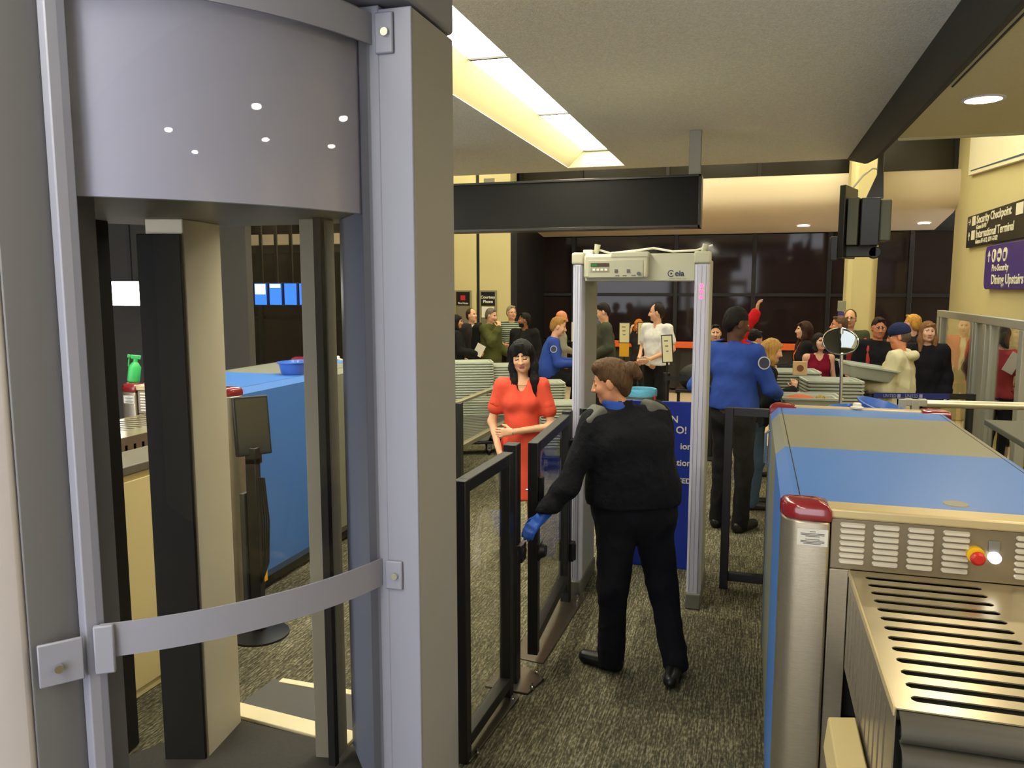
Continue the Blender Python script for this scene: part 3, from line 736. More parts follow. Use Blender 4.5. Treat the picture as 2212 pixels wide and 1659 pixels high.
    lab = obj('warning_label', MB().box(-.385, -.302, -.0215, -.0205, 1.292, 1.342), mat('label_silver', (196, 192, 180), .5), g, label='silver warning label', smooth=0, **L)
    for r, (wd, z) in enumerate(((.2, 1.334), (.8, 1.328), (.8, 1.324), (.5, 1.320), (.5, 1.311), (.8, 1.306), (.8, 1.302), (.6, 1.298))):
        obj('label_line', MB().box(-.3435 - .04 * wd, -.3435 + .04 * wd, -.0225, -.0215, z - .0009, z + .0009), mat('label_ink', (90, 88, 90), .6), lab, smooth=0, **L)
    # lower end wall and tunnel mouth
    lw = MB().box(-.293, -.24, .0, .06, .1, 1.224).box(.24, .293, .0, .06, .1, 1.224).box(-.24, .24, .0, .06, .1, .72)
    obj('end_wall', lw, M_STEEL, g, bevel=.003, **L)
    obj('tunnel_shade_box', MB().box(-.235, .235, .062, .4, .72, 1.2), mat('inside_shade', (8, 8, 8), .9), g, smooth=0, **L)  # near-black box paints the darkness inside the tunnel
    obj('tunnel_shade_plate', MB().box(-.24, .24, .045, .059, .72, 1.224), mat('inside_shade', (8, 8, 8), .9), g, smooth=0, **L)  # near-black plate paints the dark tunnel opening
    # hood: slotted top plate (strips between the slots), slotted cheeks
    hx = .238; y0, y1 = -.79, -.004; zh = 1.225
    top = MB()
    sx0, sx1 = -hx + .035, .085; pitch = .0572; first = -.055
    slots = [first - pitch * i for i in range(13)]
    top.box(-hx, sx0, y0, y1, zh - .003, zh).box(sx1, hx, y0, y1, zh - .003, zh)
    edges = [y1] + [v for sl in slots for v in (sl + .0125, sl - .0125)] + [y0]
    for i in range(0, len(edges) - 1, 2):
        top.box(sx0, sx1, edges[i + 1], edges[i], zh - .003, zh)
    for sl in slots:          # chamfered slot ends
        for xx, sg in ((sx0, 1), (sx1, -1)):
            for t3 in ([(xx, sl - .0125), (xx + sg * .008, sl - .0125), (xx, sl - .005)], [(xx, sl + .0125), (xx + sg * .008, sl + .0125), (xx, sl + .005)]):
                ar = (t3[1][0] - t3[0][0]) * (t3[2][1] - t3[0][1]) - (t3[2][0] - t3[0][0]) * (t3[1][1] - t3[0][1])
                top.prism(t3 if ar > 0 else t3[::-1], zh - .003, zh)
    obj('hood_plate', top, mat('hood_steel', (196, 184, 150), .28, .8, vary=.05, vscale=12), g, smooth=0, **L)
    obj('hood_fold', MB().box(-hx - .004, -hx, y0, y1, zh - .016, zh + .002), M_LIP, g, smooth=0, **L)
    obj('hood_inside', MB().box(-hx + .012, hx - .012, y0 + .01, y1, zh - .06, zh - .05), mat('inside_shade', (8, 8, 8), .9), g, smooth=0, **L)  # near-black sheet paints the shade seen through the hood slots
    for s in (-1, 1):
        ck = MB(); zb = .93; n = 11; ya, yb = y0 + .10, y1 - .06
        edges = []
        for i in range(n):
            yc = ya + (yb - ya) * i / (n - 1); edges += [yc - .010, yc + .010]
        ck.box(s * hx - .0015, s * hx + .0015, y0, y1, zh - .045, zh - .004).box(s * hx - .0015, s * hx + .0015, y0, y1, zb, zb + .03)
        e2 = [y0] + edges + [y1]
        for i in range(0, len(e2) - 1, 2):
            ck.box(s * hx - .0015, s * hx + .0015, e2[i], e2[i + 1], zb + .03, zh - .045)
        obj('hood_cheek', ck, M_STEEL, g, smooth=0, **L)
        obj('cheek_shade_sheet', MB().box(s * (hx - .022) - .002, s * (hx - .022) + .002, y0 + .01, y1, zb, zh - .05), mat('inside_shade', (8, 8, 8), .9), g, smooth=0, **L)  # near-black sheet paints the shade behind the cheek slots
        obj('guard_rail', MB().extr([(s * .318, .86), (s * .245, .86), (s * .245, .955), (s * .31, .945)][:: (-1 if s > 0 else 1)], 'y', -1.9, -.33), mat('guard_rail_cream', (206, 186, 132), .45, .2), g, bevel=.004, **L)
        obj('conveyor_leg', MB().box(s * .27 - .03, s * .27 + .03, -1.75, -1.69, 0, .86).box(s * .27 - .03, s * .27 + .03, -.5, -.44, 0, .86), mat('leg_bluegrey', (70, 78, 84), .5), g, bevel=.004, **L)
    outer = [(y0 - .002, zh - .004)]
    for k in range(5):
        ya = y0 - .004 - k * .026; za = zh - .008 - k * .046
        outer += [(ya - .022, za - .004), (ya - .034, za - .014), (ya - .038, za - .028), (ya - .032, za - .042), (ya - .018, za - .046)]
    inner = [(y + .008, z - .002) for y, z in outer[::-1]]
    fl = MB().extr((outer + inner)[::-1], 'x', -hx + .006, hx - .006)
    obj('rubber_curtain', fl, M_RUBBER, g, smooth=60, **L)
    obj('conveyor_belt', MB().box(-.24, .24, -1.95, .3, .70, .76), mat('belt_black', (22, 22, 22), .6), g, bevel=.02, **L)
    rl = MB()
    for k in range(7): rl.cyl((-.235, -1.06 - k * .12, .80), (.235, -1.06 - k * .12, .80), .03, seg=14)
    obj('rollers', rl, M_CHROME, g, **L)['kind'] = 'stuff'
    # far hood (entry side) and its roller table
    obj('entry_hood', MB().box(-.24, .24, ln - .04, ln + .5, .93, 1.225), M_STEEL, g, bevel=.006, **L)
    tb = MB().box(-.32, .32, ln + .5, ln + 2.0, .80, .84)
    obj('entry_table', tb, M_STEEL, g, bevel=.005, **L)
    for y in (ln + .6, ln + 1.9):
        for s in (-1, 1):
            obj('table_leg', MB().box(s * .29 - .02, s * .29 + .02, y - .02, y + .02, 0, .80), M_BLACK, g, **L)
    obj('access_disc', MB().lathe([(.0001, .0025), (.033, .0025), (.035, 0)], (.057, .155, zt), 28), mat('disc_grey', (132, 128, 108), .5), g, **L)
    bc = obj('beacon', MB().lathe([(.032, 0), (.033, .008), (.022, .012), (.021, .026), (.012, .03), (.0001, .03)], (0, ln - .035, zt + .006), 20), mat('clear_plastic', (226, 218, 196), .1, coat=.5), g, **L)
    obj('handle', MB().tube([(-hw - .002, 1.86, 1.30), (-hw - .022, 1.86, 1.28), (-hw - .022, 1.86, 1.13), (-hw - .002, 1.86, 1.11)], .007, 8), M_CHROME, g, **L)
    return g
xr = make_xray('blue and grey baggage scanner with stainless slotted hood in front')
xr.location = (.525, 2.39, 0)
xr2 = copy_tree(xr)
xr2.location = (-3.46, 4.13, 0)
xr2['label'] = 'blue baggage scanner of the next lane behind the booth glass'

g = thing('side_shelf', 'dark grey shelf plate beside the blue scanner top', 'shelf', (1.3, 3.6, 0))
obj('plate', MB().box(1.02, 1.7, 3.1, 4.06, 1.405, 1.43), mat('shelf_dark', (74, 76, 66), .5), g, bevel=.004)
obj('leg', MB().box(1.3, 1.36, 3.5, 3.56, 0, 1.405), M_BLACK, g)

# chrome rail of the roller table right of the scanner
g = thing('guide_rail', 'steel guide rail behind the blue scanner', 'rail', (1.3, 4.95, 0))
obj('tube', MB().tube([(.93, 4.95, 1.375), (1.2, 4.95, 1.378), (2.3, 4.98, 1.385)], .022, 12), mat('rail_steel', (214, 206, 176), .3, .7), g)
obj('bracket', MB().box(.80, .84, 4.92, 4.98, 1.22, 1.40).box(.87, .91, 4.92, 4.98, 1.22, 1.40).box(.80, .95, 4.925, 4.975, 1.36, 1.40), M_ALU, g, bevel=.004)
obj('post', MB().cyl((1.7, 4.96, 0), (1.7, 4.96, 1.36), .02), M_ALU, g)

# blue bowls
M_BOWL = mat('blue_plastic', (58, 104, 190), .3, coat=.3)
def bowl(x, y, z, r, h, label, tilt=(0, 0)):
    o = obj('bowl', MB().lathe([(.0001, 0), (r * .72, 0), (r * .8, .01), (r * .95, h - .012), (r * 1.04, h - .008), (r * 1.05, h), (r * .96, h + .002), (r * .92, h - .01), (r * .76, .016), (.0001, .012)], seg=32), M_BOWL)
    o.location = (x, y, z); o.rotation_euler = (R(tilt[0]), R(tilt[1]), 0)
    return tag(o, label, 'bowl')
bowl(.555, 4.78, 1.226, .135, .085, 'blue plastic bowl lying lowest on the far scanner hood')
bowl(.56, 4.79, 1.275, .135, .085, 'blue plastic bowl nested above the lowest bowl')
bowl(.70, 4.82, 1.29, .15, .08, 'wide blue bowl tipped against the nested bowls', (6, 16))
bowl(-3.20, 5.06, 1.401, .11, .09, 'blue bowl on the next lane scanner behind booth glass')
o = obj('spray_bottle', MB().lathe([(.0001, 0), (.035, 0), (.038, .01), (.038, .10), (.02, .125), (.014, .13), (.014, .15)], seg=20, sy=.7)
        .box(-.03, .03, -.012, .012, .15, .175).box(-.05, -.03, -.01, .01, .155, .175).box(-.042, -.034, -.006, .006, .10, .155), mat('green_plastic', (48, 170, 84), .4), bevel=.003)
o.location = (-3.845, 4.20, 1.418); o.rotation_euler = (0, R(8), R(40))
tag(o, 'small green spray bottle on top of the next lane scanner', 'bottle')

# cream cabinet of the next lane
g = thing('cabinet', 'cream operator cabinet with grey top seen through the booth glass', 'cabinet', (-2.98, 3.1, 0))
obj('body', MB().box(-3.10, -2.862, 2.75, 3.5, .0, 1.13), mat('cabinet_cream', (226, 208, 152), .6), g, bevel=.008)
obj('top', MB().box(-3.12, -2.84, 2.73, 3.52, 1.135, 1.18), mat('cabinet_top', (104, 98, 84), .5), g, bevel=.006)
obj('door', MB().box(-2.862, -2.852, 2.8, 3.46, .05, 1.1), mat('cabinet_cream', (226, 208, 152), .6), g, bevel=.004)

# operator monitor on a stand
g = thing('monitor_stand', 'black screen on a pole stand with round base behind booth glass', 'monitor', (-2.72, 3.85, 0))
obj('base', MB().lathe([(.0001, .0), (.17, 0), (.17, .012), (.05, .03), (.0001, .03)], (-2.72, 3.85, 0), 32), M_BLACKP, g)
obj('pole', MB().box(-2.76, -2.69, 3.83, 3.88, .02, 1.06), M_BLACKP, g, bevel=.006)
obj('cable_tray', MB().box(-2.80, -2.77, 3.82, 3.9, .12, .85), mat('perforated_grey', (60, 62, 58), .5), g, bevel=.004)
ms = Matrix.Translation((-2.74, 3.88, 1.24)) @ Matrix.Rotation(R(52), 4, 'Z') @ Matrix.Rotation(R(-8), 4, 'X')
obj('screen', MB().box(-.10, .10, -.018, .018, -.17, .17).xform(ms), M_BLACKP, g, bevel=.006)
obj('display', MB().box(-.088, .088, -.021, -.018, -.155, .155).xform(ms), mat('dark_display', (52, 52, 44), .12), g, smooth=0)
obj('neck', MB().box(-2.76, -2.69, 3.83, 3.9, 1.02, 1.12), M_BLACKP, g, bevel=.006)
cb = MB()
for k in range(4): cb.tube([(-2.68 + k * .012, 3.84, .95), (-2.66 + k * .015, 3.83, .7), (-2.67 + k * .012, 3.84, .45), (-2.7, 3.85, .3)], .006, 6)
obj('cables', cb, M_BLACKP, g)['kind'] = 'stuff'
o = obj('hazard_label', MB().box(-3.033, -3.030, 4.16, 4.40, .10, .17), mat('hazard_yellow', (236, 176, 20), .5), smooth=0)
tag(o, 'yellow hazard sticker low on the next lane scanner', 'sticker')
o2 = obj('pictogram', MB().box(-3.0295, -3.028, 4.185, 4.225, .115, .155), M_BLACKP, o, smooth=0)

# row of blue departure screens and a glowing panel standing in for a glass reflection
for k in range(4):
    x0 = -6.66 + k * .205
    g = thing('departure_screen', '%s blue departure screen from the bright reflection panel, behind booth glass' % ('first', 'second', 'third', 'fourth')[k], 'screen', (x0 + .09, 9.62 + k * .05, 1.78), 0, 'departure screens')
    obj('housing', MB().box(x0 - .008, x0 + .192, 9.63 + k * .05, 9.7 + k * .05, 1.772, 2.09), M_BLACKP, g, bevel=.006)
    obj('display', MB().box(x0, x0 + .184, 9.622 + k * .05, 9.63 + k * .05, 1.785, 2.078), emission('screen_blue', (50, 110, 240), 1.1), g, smooth=0)
    if k < 2: obj('table_header', MB().box(x0 + .01, x0 + .174, 9.618 + k * .05, 9.622 + k * .05, 1.93 if k == 0 else 2.02, 2.07), emission('screen_white', (220, 236, 250), 1.0), g, smooth=0)
    obj('hanger', MB().box(x0 + .07, x0 + .11, 9.66 + k * .05, 9.69 + k * .05, 2.09, 5.2), M_BLACK, g, smooth=0)
g = thing('reflection_panel', 'glowing white panel standing in for a reflection in the booth glass', 'light box', (-6.05, 6.6, 1.85))  # emissive panel, housing and hanger added for a bright reflection in the glass
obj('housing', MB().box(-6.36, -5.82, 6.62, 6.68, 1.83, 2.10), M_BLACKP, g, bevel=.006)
obj('display', MB().box(-6.34, -5.84, 6.61, 6.62, 1.845, 2.085), emission('reflection_glow_white', (255, 252, 240), 9, True), g, smooth=0)
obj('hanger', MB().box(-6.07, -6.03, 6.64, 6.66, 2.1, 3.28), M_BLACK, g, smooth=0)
struct('partition_wall', MB().box(-8.5, -5.0, 7.1, 7.2, 0, 3.28), mat('partition_grey', (58, 55, 51), .8), label='grey partition wall of the next lane behind the glowing reflection panel')

# ------------------------------------------------------------------ metal detector arch
M_MDF = mat('detector_lavender', (196, 196, 214), .45)
M_MDG = mat('detector_grey', (172, 172, 160), .5)
M_MDB = mat('detector_beam', (190, 188, 164), .5)
g = thing('metal_detector', 'walk-through metal detector arch with red lights', 'metal detector', (-.68, 5.2, 0))
for x0, x1, xi in ((-1.108, -1.040, -1.04), (-.355, -.268, -.355)):
    pr = [(x0 + .015, 4.965), (x1 - .015, 4.965), (x1, 4.985), (x1, 5.05), (x0, 5.05), (x0, 4.985)]
    po = obj('front_column', MB().prism(pr, .10, 2.17), M_MDF, g, bevel=.006, smooth=40)
    for k in range(3):
        xx = x0 + .018 + (x1 - x0 - .036) * k / 2
        obj('groove', MB().box(xx - .0012, xx + .0012, 4.9642, 4.966, .12, 2.16), mat('groove_shade', (120, 120, 136), .6), po, smooth=0)
    obj('column_cap', MB().prism([(x0 - .006, 4.957), (x1 + .006, 4.957), (x1 + .006, 5.06), (x0 - .006, 5.06)], 2.17, 2.245), M_MDB, g, bevel=.012)
    obj('side_panel', MB().box(x0 + .012, x1 - .004, 5.05, 5.47, .10, 2.2), M_MDG, g, bevel=.006)
    obj('foot', MB().box(x0 - .004, x1 + .004, 4.955, 5.48, .0, .105), mat('foot_grey', (108, 106, 96), .6), g, bevel=.01)
obj('crossbeam', MB().box(-1.04, -.355, 5.0, 5.42, 2.066, 2.235), M_MDB, g, bevel=.006)
ub = obj('control_unit', MB().box(-1.03, -.635, 4.935, 5.0, 2.085, 2.225), M_MDB, g, bevel=.012)
obj('control_lid', MB().box(-.86, -.63, 4.93, 5.0, 2.21, 2.245), M_MDB, g, bevel=.006)
obj('control_face', MB().box(-1.0, -.66, 4.929, 4.936, 2.088, 2.195), mat('control_face', (176, 174, 152), .5), ub, bevel=.003)
obj('display', MB().box(-.985, -.87, 4.925, 4.93, 2.155, 2.177), mat('lcd_dark', (74, 58, 50), .3), ub, smooth=0)
obj('display_text', MB().box(-.982, -.945, 4.924, 4.9255, 2.158, 2.172), emission('lcd_green', (60, 130, 60), .5), ub, smooth=0)
obj('keypad', MB().box(-.985, -.87, 4.926, 4.93, 2.122, 2.150), mat('keypad_grey', (150, 146, 126), .5), ub, smooth=0)
for k in range(4):
    obj('key', MB().box(-.972 + k * .025, -.956 + k * .025, 4.923, 4.926, 2.130, 2.143), M_PAPER, ub, smooth=0)
for xx in (-.835, -.76):
    obj('symbol', MB().box(xx, xx + .02, 4.925, 4.93, 2.118, 2.128).box(xx, xx + .02, 4.925, 4.93, 2.131, 2.138), mat('ink_grey', (84, 84, 84), .6), ub, smooth=0)
for xx in (-.83, -.785, -.73):
    obj('symbol', MB().box(xx, xx + .024, 4.925, 4.93, 2.098, 2.104), mat('ink_light', (120, 116, 104), .6), ub, smooth=0)
obj('key_lock', MB().cyl((-.685, 4.93, 2.112), (-.685, 4.918, 2.112), .011, seg=14), M_CHROME, ub)
MM = lambda x, z: frame_matrix((x, 4.998, z), (1, 0, 0), (0, 0, 1))
M_LOGO = mat('logo_navy', (34, 40, 78), .5)
lettering('eia', .05, MM(-.475, 2.097), M_LOGO, g, depth=.001, name='logo', bold=.001)
rg = MB(); n = 20
for i in range(n):
    a, b2 = R(40 + 280 * i / n), R(40 + 280 * (i + 1) / n)
    q = [(-.498 + r * math.cos(t), 2.112 + r * math.sin(t)) for r, t in ((.016, a), (.021, a), (.021, b2), (.016, b2))]
    rg.add([(x, 4.997, z) for x, z in q], [(0, 1, 2, 3)])
rg.ball((-.498, 4.999, 2.112), (.006, .003, .006), 8, 6)
obj('logo', rg, M_LOGO, g, smooth=0)
lettering('w w w . c e i a . n e t', .012, MM(-.508, 2.078), mat('ink_light', (120, 116, 104), .6), g, depth=.0006, name='web_address')
for z in (2.038, 2.005, 1.969):
    obj('warning_light', MB().ball((-.311, 4.966, z), (.011, .005, .011), 12, 8), emission('red_led', (255, 40, 70), 6), g)
obj('top_box', MB().box(-1.06, -1.0, 5.05, 5.12, 2.235, 2.265), M_PAPER, g, bevel=.004)
obj('sensor', MB().cyl((-.985, 5.1, 2.235), (-.975, 5.1, 2.30), .014, .02), M_MDB, g)
obj('sensor', MB().cyl((-.32, 5.1, 2.24), (-.3, 5.1, 2.29), .014, .02), M_MDB, g)
obj('cable', MB().tube([(-.98, 5.1, 2.27), (-.9, 5.15, 2.245), (-.72, 5.1, 2.26), (-.62, 5.1, 2.272), (-.5, 5.1, 2.25), (-.36, 5.1, 2.255), (-.26, 5.1, 2.285)], .007, 6), M_PAPER, g)

# blue closed-lane board standing behind the arch
g = thing('notice_board', 'royal blue standing board reading CLOSED behind the arch', 'sign board', (-.66, 5.69, 0))
obj('board', MB().box(-.98, -.372, 5.68, 5.71, .0, 1.222), mat('board_blue', (20, 48, 160), .5), g, bevel=.005)
BM = lambda x, z: frame_matrix((x, 5.678, z), (1, 0, 0), (0, 0, 1))
for t, s, x, z in (('N', .068, -.490, 1.075), ('O!', .072, -.428, .998), ('ion', .064, -.392, .885), ('ation', .064, -.392, .765), ('CLOSED', .052, -.390, .638)):
    lettering(t, s, BM(x, z), M_PAPER, g, depth=.001, align='RIGHT', bold=.0012)
obj('foot', MB().box(-.98, -.90, 5.6, 5.8, 0, .03).box(-.45, -.38, 5.72, 5.8, 0, .03), M_BLACK, g, bevel=.004)

# ------------------------------------------------------------------ grey bins
M_BIN = mat('bin_grey', (170, 174, 156), .55)
M_BINI = mat('bin_inner', (128, 132, 114), .6)
def bin_mesh(L=.50, W=.40, H=.13):
    mb = MB()
    def ring(l, w, z, r=.03):
        pts = []
        for cx, cy, a0 in ((l / 2 - r, w / 2 - r, 0), (-l / 2 + r, w / 2 - r, 90), (-l / 2 + r, -w / 2 + r, 180), (l / 2 - r, -w / 2 + r, 270)):
            for k in range(3): a = R(a0 + 45 * k); pts.append((cx + r * math.cos(a), cy + r * math.sin(a), z))
        return pts
    rings = [ring(L - .13, W - .13, 0), ring(L - .08, W - .08, H - .018), ring(L, W, H - .016), ring(L, W, H), ring(L - .035, W - .035, H), ring(L - .045, W - .045, H - .02), ring(L - .11, W - .11, .008)]
    n = 12
    vs = [p for r in rings for p in r]
    fs = [(k * n + i, k * n + (i + 1) % n, (k + 1) * n + (i + 1) % n, (k + 1) * n + i) for k in range(len(rings) - 1) for i in range(n)]
    fs += [tuple(range(n - 1, -1, -1)), tuple(range((len(rings) - 1) * n, len(rings) * n))]
    mb.add(vs, fs)
    return mb
BIN_ME = mesh('bin', bin_mesh(), M_BIN, 40)
BIN_ME.materials.append(M_BINI)
ORD = ['topmost', 'second', 'third', 'fourth', 'fifth', 'sixth', 'seventh', 'eighth', 'ninth', 'tenth', 'eleventh', 'twelfth', 'thirteenth', 'fourteenth', 'fifteenth', 'sixteenth', 'seventeenth', 'eighteenth', 'nineteenth', 'twentieth', 'twenty-first', 'twenty-second', 'twenty-third', 'twenty-fourth', 'twenty-fifth', 'twenty-sixth', 'twenty-seventh', 'twenty-eighth', 'twenty-ninth', 'thirtieth', 'thirty-first', 'thirty-second']
def stack(x, y, z0, ztop, rz, where, pitch=.031):
    n = max(1, int(round((ztop - .13 - z0) / pitch)) + 1)
    for k in range(n):
        o = bpy.data.objects.new('bin', BIN_ME); COL.objects.link(o)
        o.location = (x + random.uniform(-.004, .004), y + random.uniform(-.004, .004), ztop - .13 - k * pitch)
        o.rotation_euler = (0, 0, R(rz + random.uniform(-1, 1)))
        tag(o, ('topmost grey bin of the %s' % where) if k == 0 else ('%s grey bin from the top of the %s' % (ORD[k], where)), 'bin', 'grey bins of the ' + where)
def dolly(x, y, rz, label, z=.17):
    g = thing('bin_dolly', label, 'cart', (x, y, 0), rz)
    obj('deck', MB().box(-.24, .24, -.19, .19, z - .03, z), M_BLACKP, g, False, bevel=.006)
    for sx in (-1, 1):
        for sy in (-1, 1):
            w = obj('wheel', MB().cyl((sx * .19 - .012, sy * .14, .045), (sx * .19 + .012, sy * .14, .045), .045, seg=18), M_BLACKP, g, False)
            obj('fork', MB().box(sx * .19 - .02, sx * .19 + .02, sy * .14 - .01, sy * .14 + .01, .05, z - .03), M_ALU, w, False)
for (x, y, zt, rz, where, zb) in ((-3.27, 9.1, 1.135, 24, 'tall stack by the booth post', .17), (-2.93, 9.32, 1.085, 24, 'tall stack behind the long black hair', .17),
                                  (-2.36, 9.0, .93, 24, 'stack under the seated officer', .17), (-2.03, 8.6, .755, 20, 'low stack beside the detector arch', .17)):
    dolly(x, y, rz, 'black wheeled dolly under the ' + where)
    stack(x, y, zb, zt, rz, where)
tbl = thing('bin_table', 'steel table carrying grey bins beyond the blonde woman', 'table', (.5, 8.0, 0))
obj('top', MB().box(.24, 1.0, 7.55, 8.5, .82, .86), M_STEEL, tbl, bevel=.005)
for x in (.28, .95):
    for y in (7.6, 8.45): obj('leg', MB().box(x - .02, x + .02, y - .02, y + .02, 0, .82), M_BLACK, tbl)
stack(.36, 8.2, .86, 1.225, 8, 'stack in front of the blonde woman')
stack(.70, 7.85, .86, 1.185, 8, 'stack in front of the maroon top')
o = bpy.data.objects.new('bin', BIN_ME); COL.objects.link(o); o.location = (.47, 7.2, .98); o.rotation_euler = (0, 0, R(5))
tag(o, 'single grey bin holding an orange pouch by the blonde woman', 'bin')
g = thing('bin_stand', 'steel stand under the single grey bin', 'stand', (.47, 7.2, 0))
obj('top', MB().box(.2, .74, 7.0, 7.4, .95, .98), M_STEEL, g, bevel=.004)
obj('leg', MB().box(.25, .29, 7.18, 7.22, .84, .95), M_STEEL, g)
obj('leg', MB().box(.66, .70, 7.18, 7.22, .84, .95), M_STEEL, g)
o = obj('pouch', MB().ball((.40, 7.2, 1.06), (.14, .1, .055), 16, 8), mat('orange_fabric', (196, 92, 44), .8, bump=.4, bscale=30))
tag(o, 'crumpled orange pouch lying in the single bin', 'pouch')
o = obj('keys', MB().ball((.56, 7.18, 1.09), (.04, .04, .03), 8, 6).ball((.60, 7.2, 1.08), (.03, .03, .025), 8, 6), mat('gold_metal', (150, 126, 70), .35, .8, bump=.5, bscale=80))
tag(o, 'small heap of bronze keys beside the orange pouch', 'keys')

# round inspection mirror on a pole
g = thing('inspection_mirror', 'round convex mirror on a chrome pole above the bins', 'mirror', (.69, 6.9, 0))
obj('pole', MB().tube([(.70, 6.9, .01), (.69, 6.9, 1.3), (.675, 6.9, 1.7)], .013, 12), M_CHROME, g)
obj('base', MB().lathe([(.0001, 0), (.14, 0), (.14, .012), (.03, .03), (.0001, .03)], (.70, 6.9, 0), 28), M_BLACKP, g)
mm = Matrix.Translation((.665, 6.86, 1.60)) @ Matrix.Rotation(R(48), 4, 'X')
obj('mirror', MB().lathe([(.0001, .02), (.06, .016), (.11, .006), (.132, -.004)], seg=40).xform(mm), mat('mirror_face', (120, 124, 120), .06, 1.0), g, smooth=80)
obj('rim', MB().lathe([(.130, -.006), (.136, -.008), (.139, 0), (.135, .008), (.13, .004)], seg=40).xform(mm), M_CHROME, g, smooth=80)
obj('back', MB().lathe([(.0001, -.02), (.1, -.016), (.132, -.006)], seg=40).xform(mm), M_BLACKP, g)

# ------------------------------------------------------------------ queue furniture
def stanchion(x, y, label, h=.98):
    g = thing('stanchion', label, 'stanchion', (x, y, 0))
    obj('base', MB().lathe([(.0001, 0), (.16, 0), (.16, .015), (.03, .035), (.0001, .035)], seg=24), M_BLACKP, g, False)
    obj('post', MB().cyl((0, 0, .03), (0, 0, h), .032, seg=16), M_BLACK, g, False)
    obj('belt_head', MB().cyl((0, 0, h - .1), (0, 0, h + .03), .042, seg=16), M_BLACKP, g, False)
    return g
def belt(a, b, z, label, m=None, txt=None):
    d = Vector((b[0] - a[0], b[1] - a[1], 0)); n = Vector((-d.y, d.x, 0)).normalized() * .0015
    o = obj('queue_belt', MB().hexa([(a[0] - n.x, a[1] - n.y, z - .025), (b[0] - n.x, b[1] - n.y, z - .025), (b[0] + n.x, b[1] + n.y, z - .025), (a[0] + n.x, a[1] + n.y, z - .025),
                                     (a[0] - n.x, a[1] - n.y, z + .025), (b[0] - n.x, b[1] - n.y, z + .025), (b[0] + n.x, b[1] + n.y, z + .025), (a[0] + n.x, a[1] + n.y, z + .025)]), m or M_BLACKP, smooth=0)
    return tag(o, label, 'belt')
stanchion(-4.35, 11.1, 'black queue post by the woman holding papers')
stanchion(-3.2, 10.6, 'black queue post in front of the striped shirt')
belt((-4.35, 11.06), (-3.2, 10.56), .95, 'upper black queue belt in front of the olive hoodie')
stanchion(-.98, 9.6, 'black queue post under the tilted framed notice')
stanchion(-.45, 9.6, 'black queue post between the arch and the white shirt man')
belt((-.98, 9.56), (-.45, 9.56), .95, 'black queue belt right of the white shirt man')
stanchion(.35, 13.2, 'thin black queue post beside the orange scarf')
stanchion(1.04, 7.86, 'black queue post at the start of the blue belt', 1.04)
stanchion(1.90, 8.04, 'black queue post at the end of the blue belt', 1.04)
M_BELTB = mat('belt_navy', (24, 36, 104), .6)
ob = belt((1.06, 7.80), (1.70, 7.92), 1.055, 'navy blue queue belt with white lettering', M_BELTB)
dd = Vector((.68, .12, 0)).normalized()
for t in (.18, .47):
    lettering('UNITED', .042, frame_matrix((1.06 + .64 * (t + .12), 7.795 + .12 * (t + .12), 1.04), (dd.x, dd.y, 0), (0, 0, 1)), mat('belt_print', (150, 150, 190), .6), ob, depth=.0006, align='RIGHT', sx=.75)
    obj('belt_mark', MB().box(1.06 + .64 * (t + .135), 1.06 + .64 * (t + .175), 7.793 + .12 * (t + .15), 7.797 + .12 * (t + .15), 1.04, 1.07), mat('belt_print', (150, 150, 190), .6), ob, smooth=0)
belt((1.70, 7.92), (1.90, 7.95), 1.055, 'short black belt end beside the navy belt')

def notice(x, y, z, w, h, rz, tilt, label, pole=True, yellow=False):
    g = thing('framed_notice', label, 'notice', (x, y, 0), rz)
    Mx = Matrix.Translation((0, 0, z)) @ Matrix.Rotation(R(tilt), 4, 'Y')
    obj('frame', MB().box(-w / 2 - .012, w / 2 + .012, -.006, .012, -h / 2 - .012, h / 2 + .012).xform(Mx), M_BLACKP, g, False, bevel=.003)
    sh = obj('sheet', MB().box(-w / 2, w / 2, -.010, -.006, -h / 2, h / 2).xform(Mx), mat('notice_sheet', (222, 214, 172), .7), g, False, smooth=0)
    for k in range(3):
        obj('print_mark', MB().box(-w * .3 + k * .01, w * .12, -.0115, -.0102, h * .28 - k * h * .2, h * .33 - k * h * .2).xform(Mx), mat('print_grey', (120, 114, 90), .7), sh, False, smooth=0)
    if yellow: obj('yellow_strip', MB().box(-w / 2, w / 2, -.012, -.008, -h / 2 - .22, -h / 2 - .01).xform(Mx), mat('yellow_plastic', (222, 166, 24), .5), g, False, smooth=0)
    if pole == 'stub': obj('pole', MB().cyl((0, .012, 1.0), (0, .012, z - h / 2 + .02), .012, seg=10), M_BLACK, g, False)
    elif pole: obj('pole', MB().cyl((0, .02, 0), (0, .02, z - h / 2 + .02), .014, seg=10).cyl((0, .02, 0), (0, .02, .02), .13, seg=20), M_BLACK, g, False)
    return g
notice(-2.62, 12.1, 1.34, .17, .30, 0, 0, 'small black framed notice on a stand right of the bald man')
notice(-1.93, 12.4, 1.32, .15, .30, 0, 0, 'framed notice with yellow strip behind the grey blazer', True, True)
notice(-1.66, 12.6, 1.30, .17, .34, 0, 0, 'framed notice in front of the orange haired person')
notice(-.98, 9.60, 1.30, .11, .31, 0, -4, 'narrow framed notice tilted beside the white shirt man', 'stub')

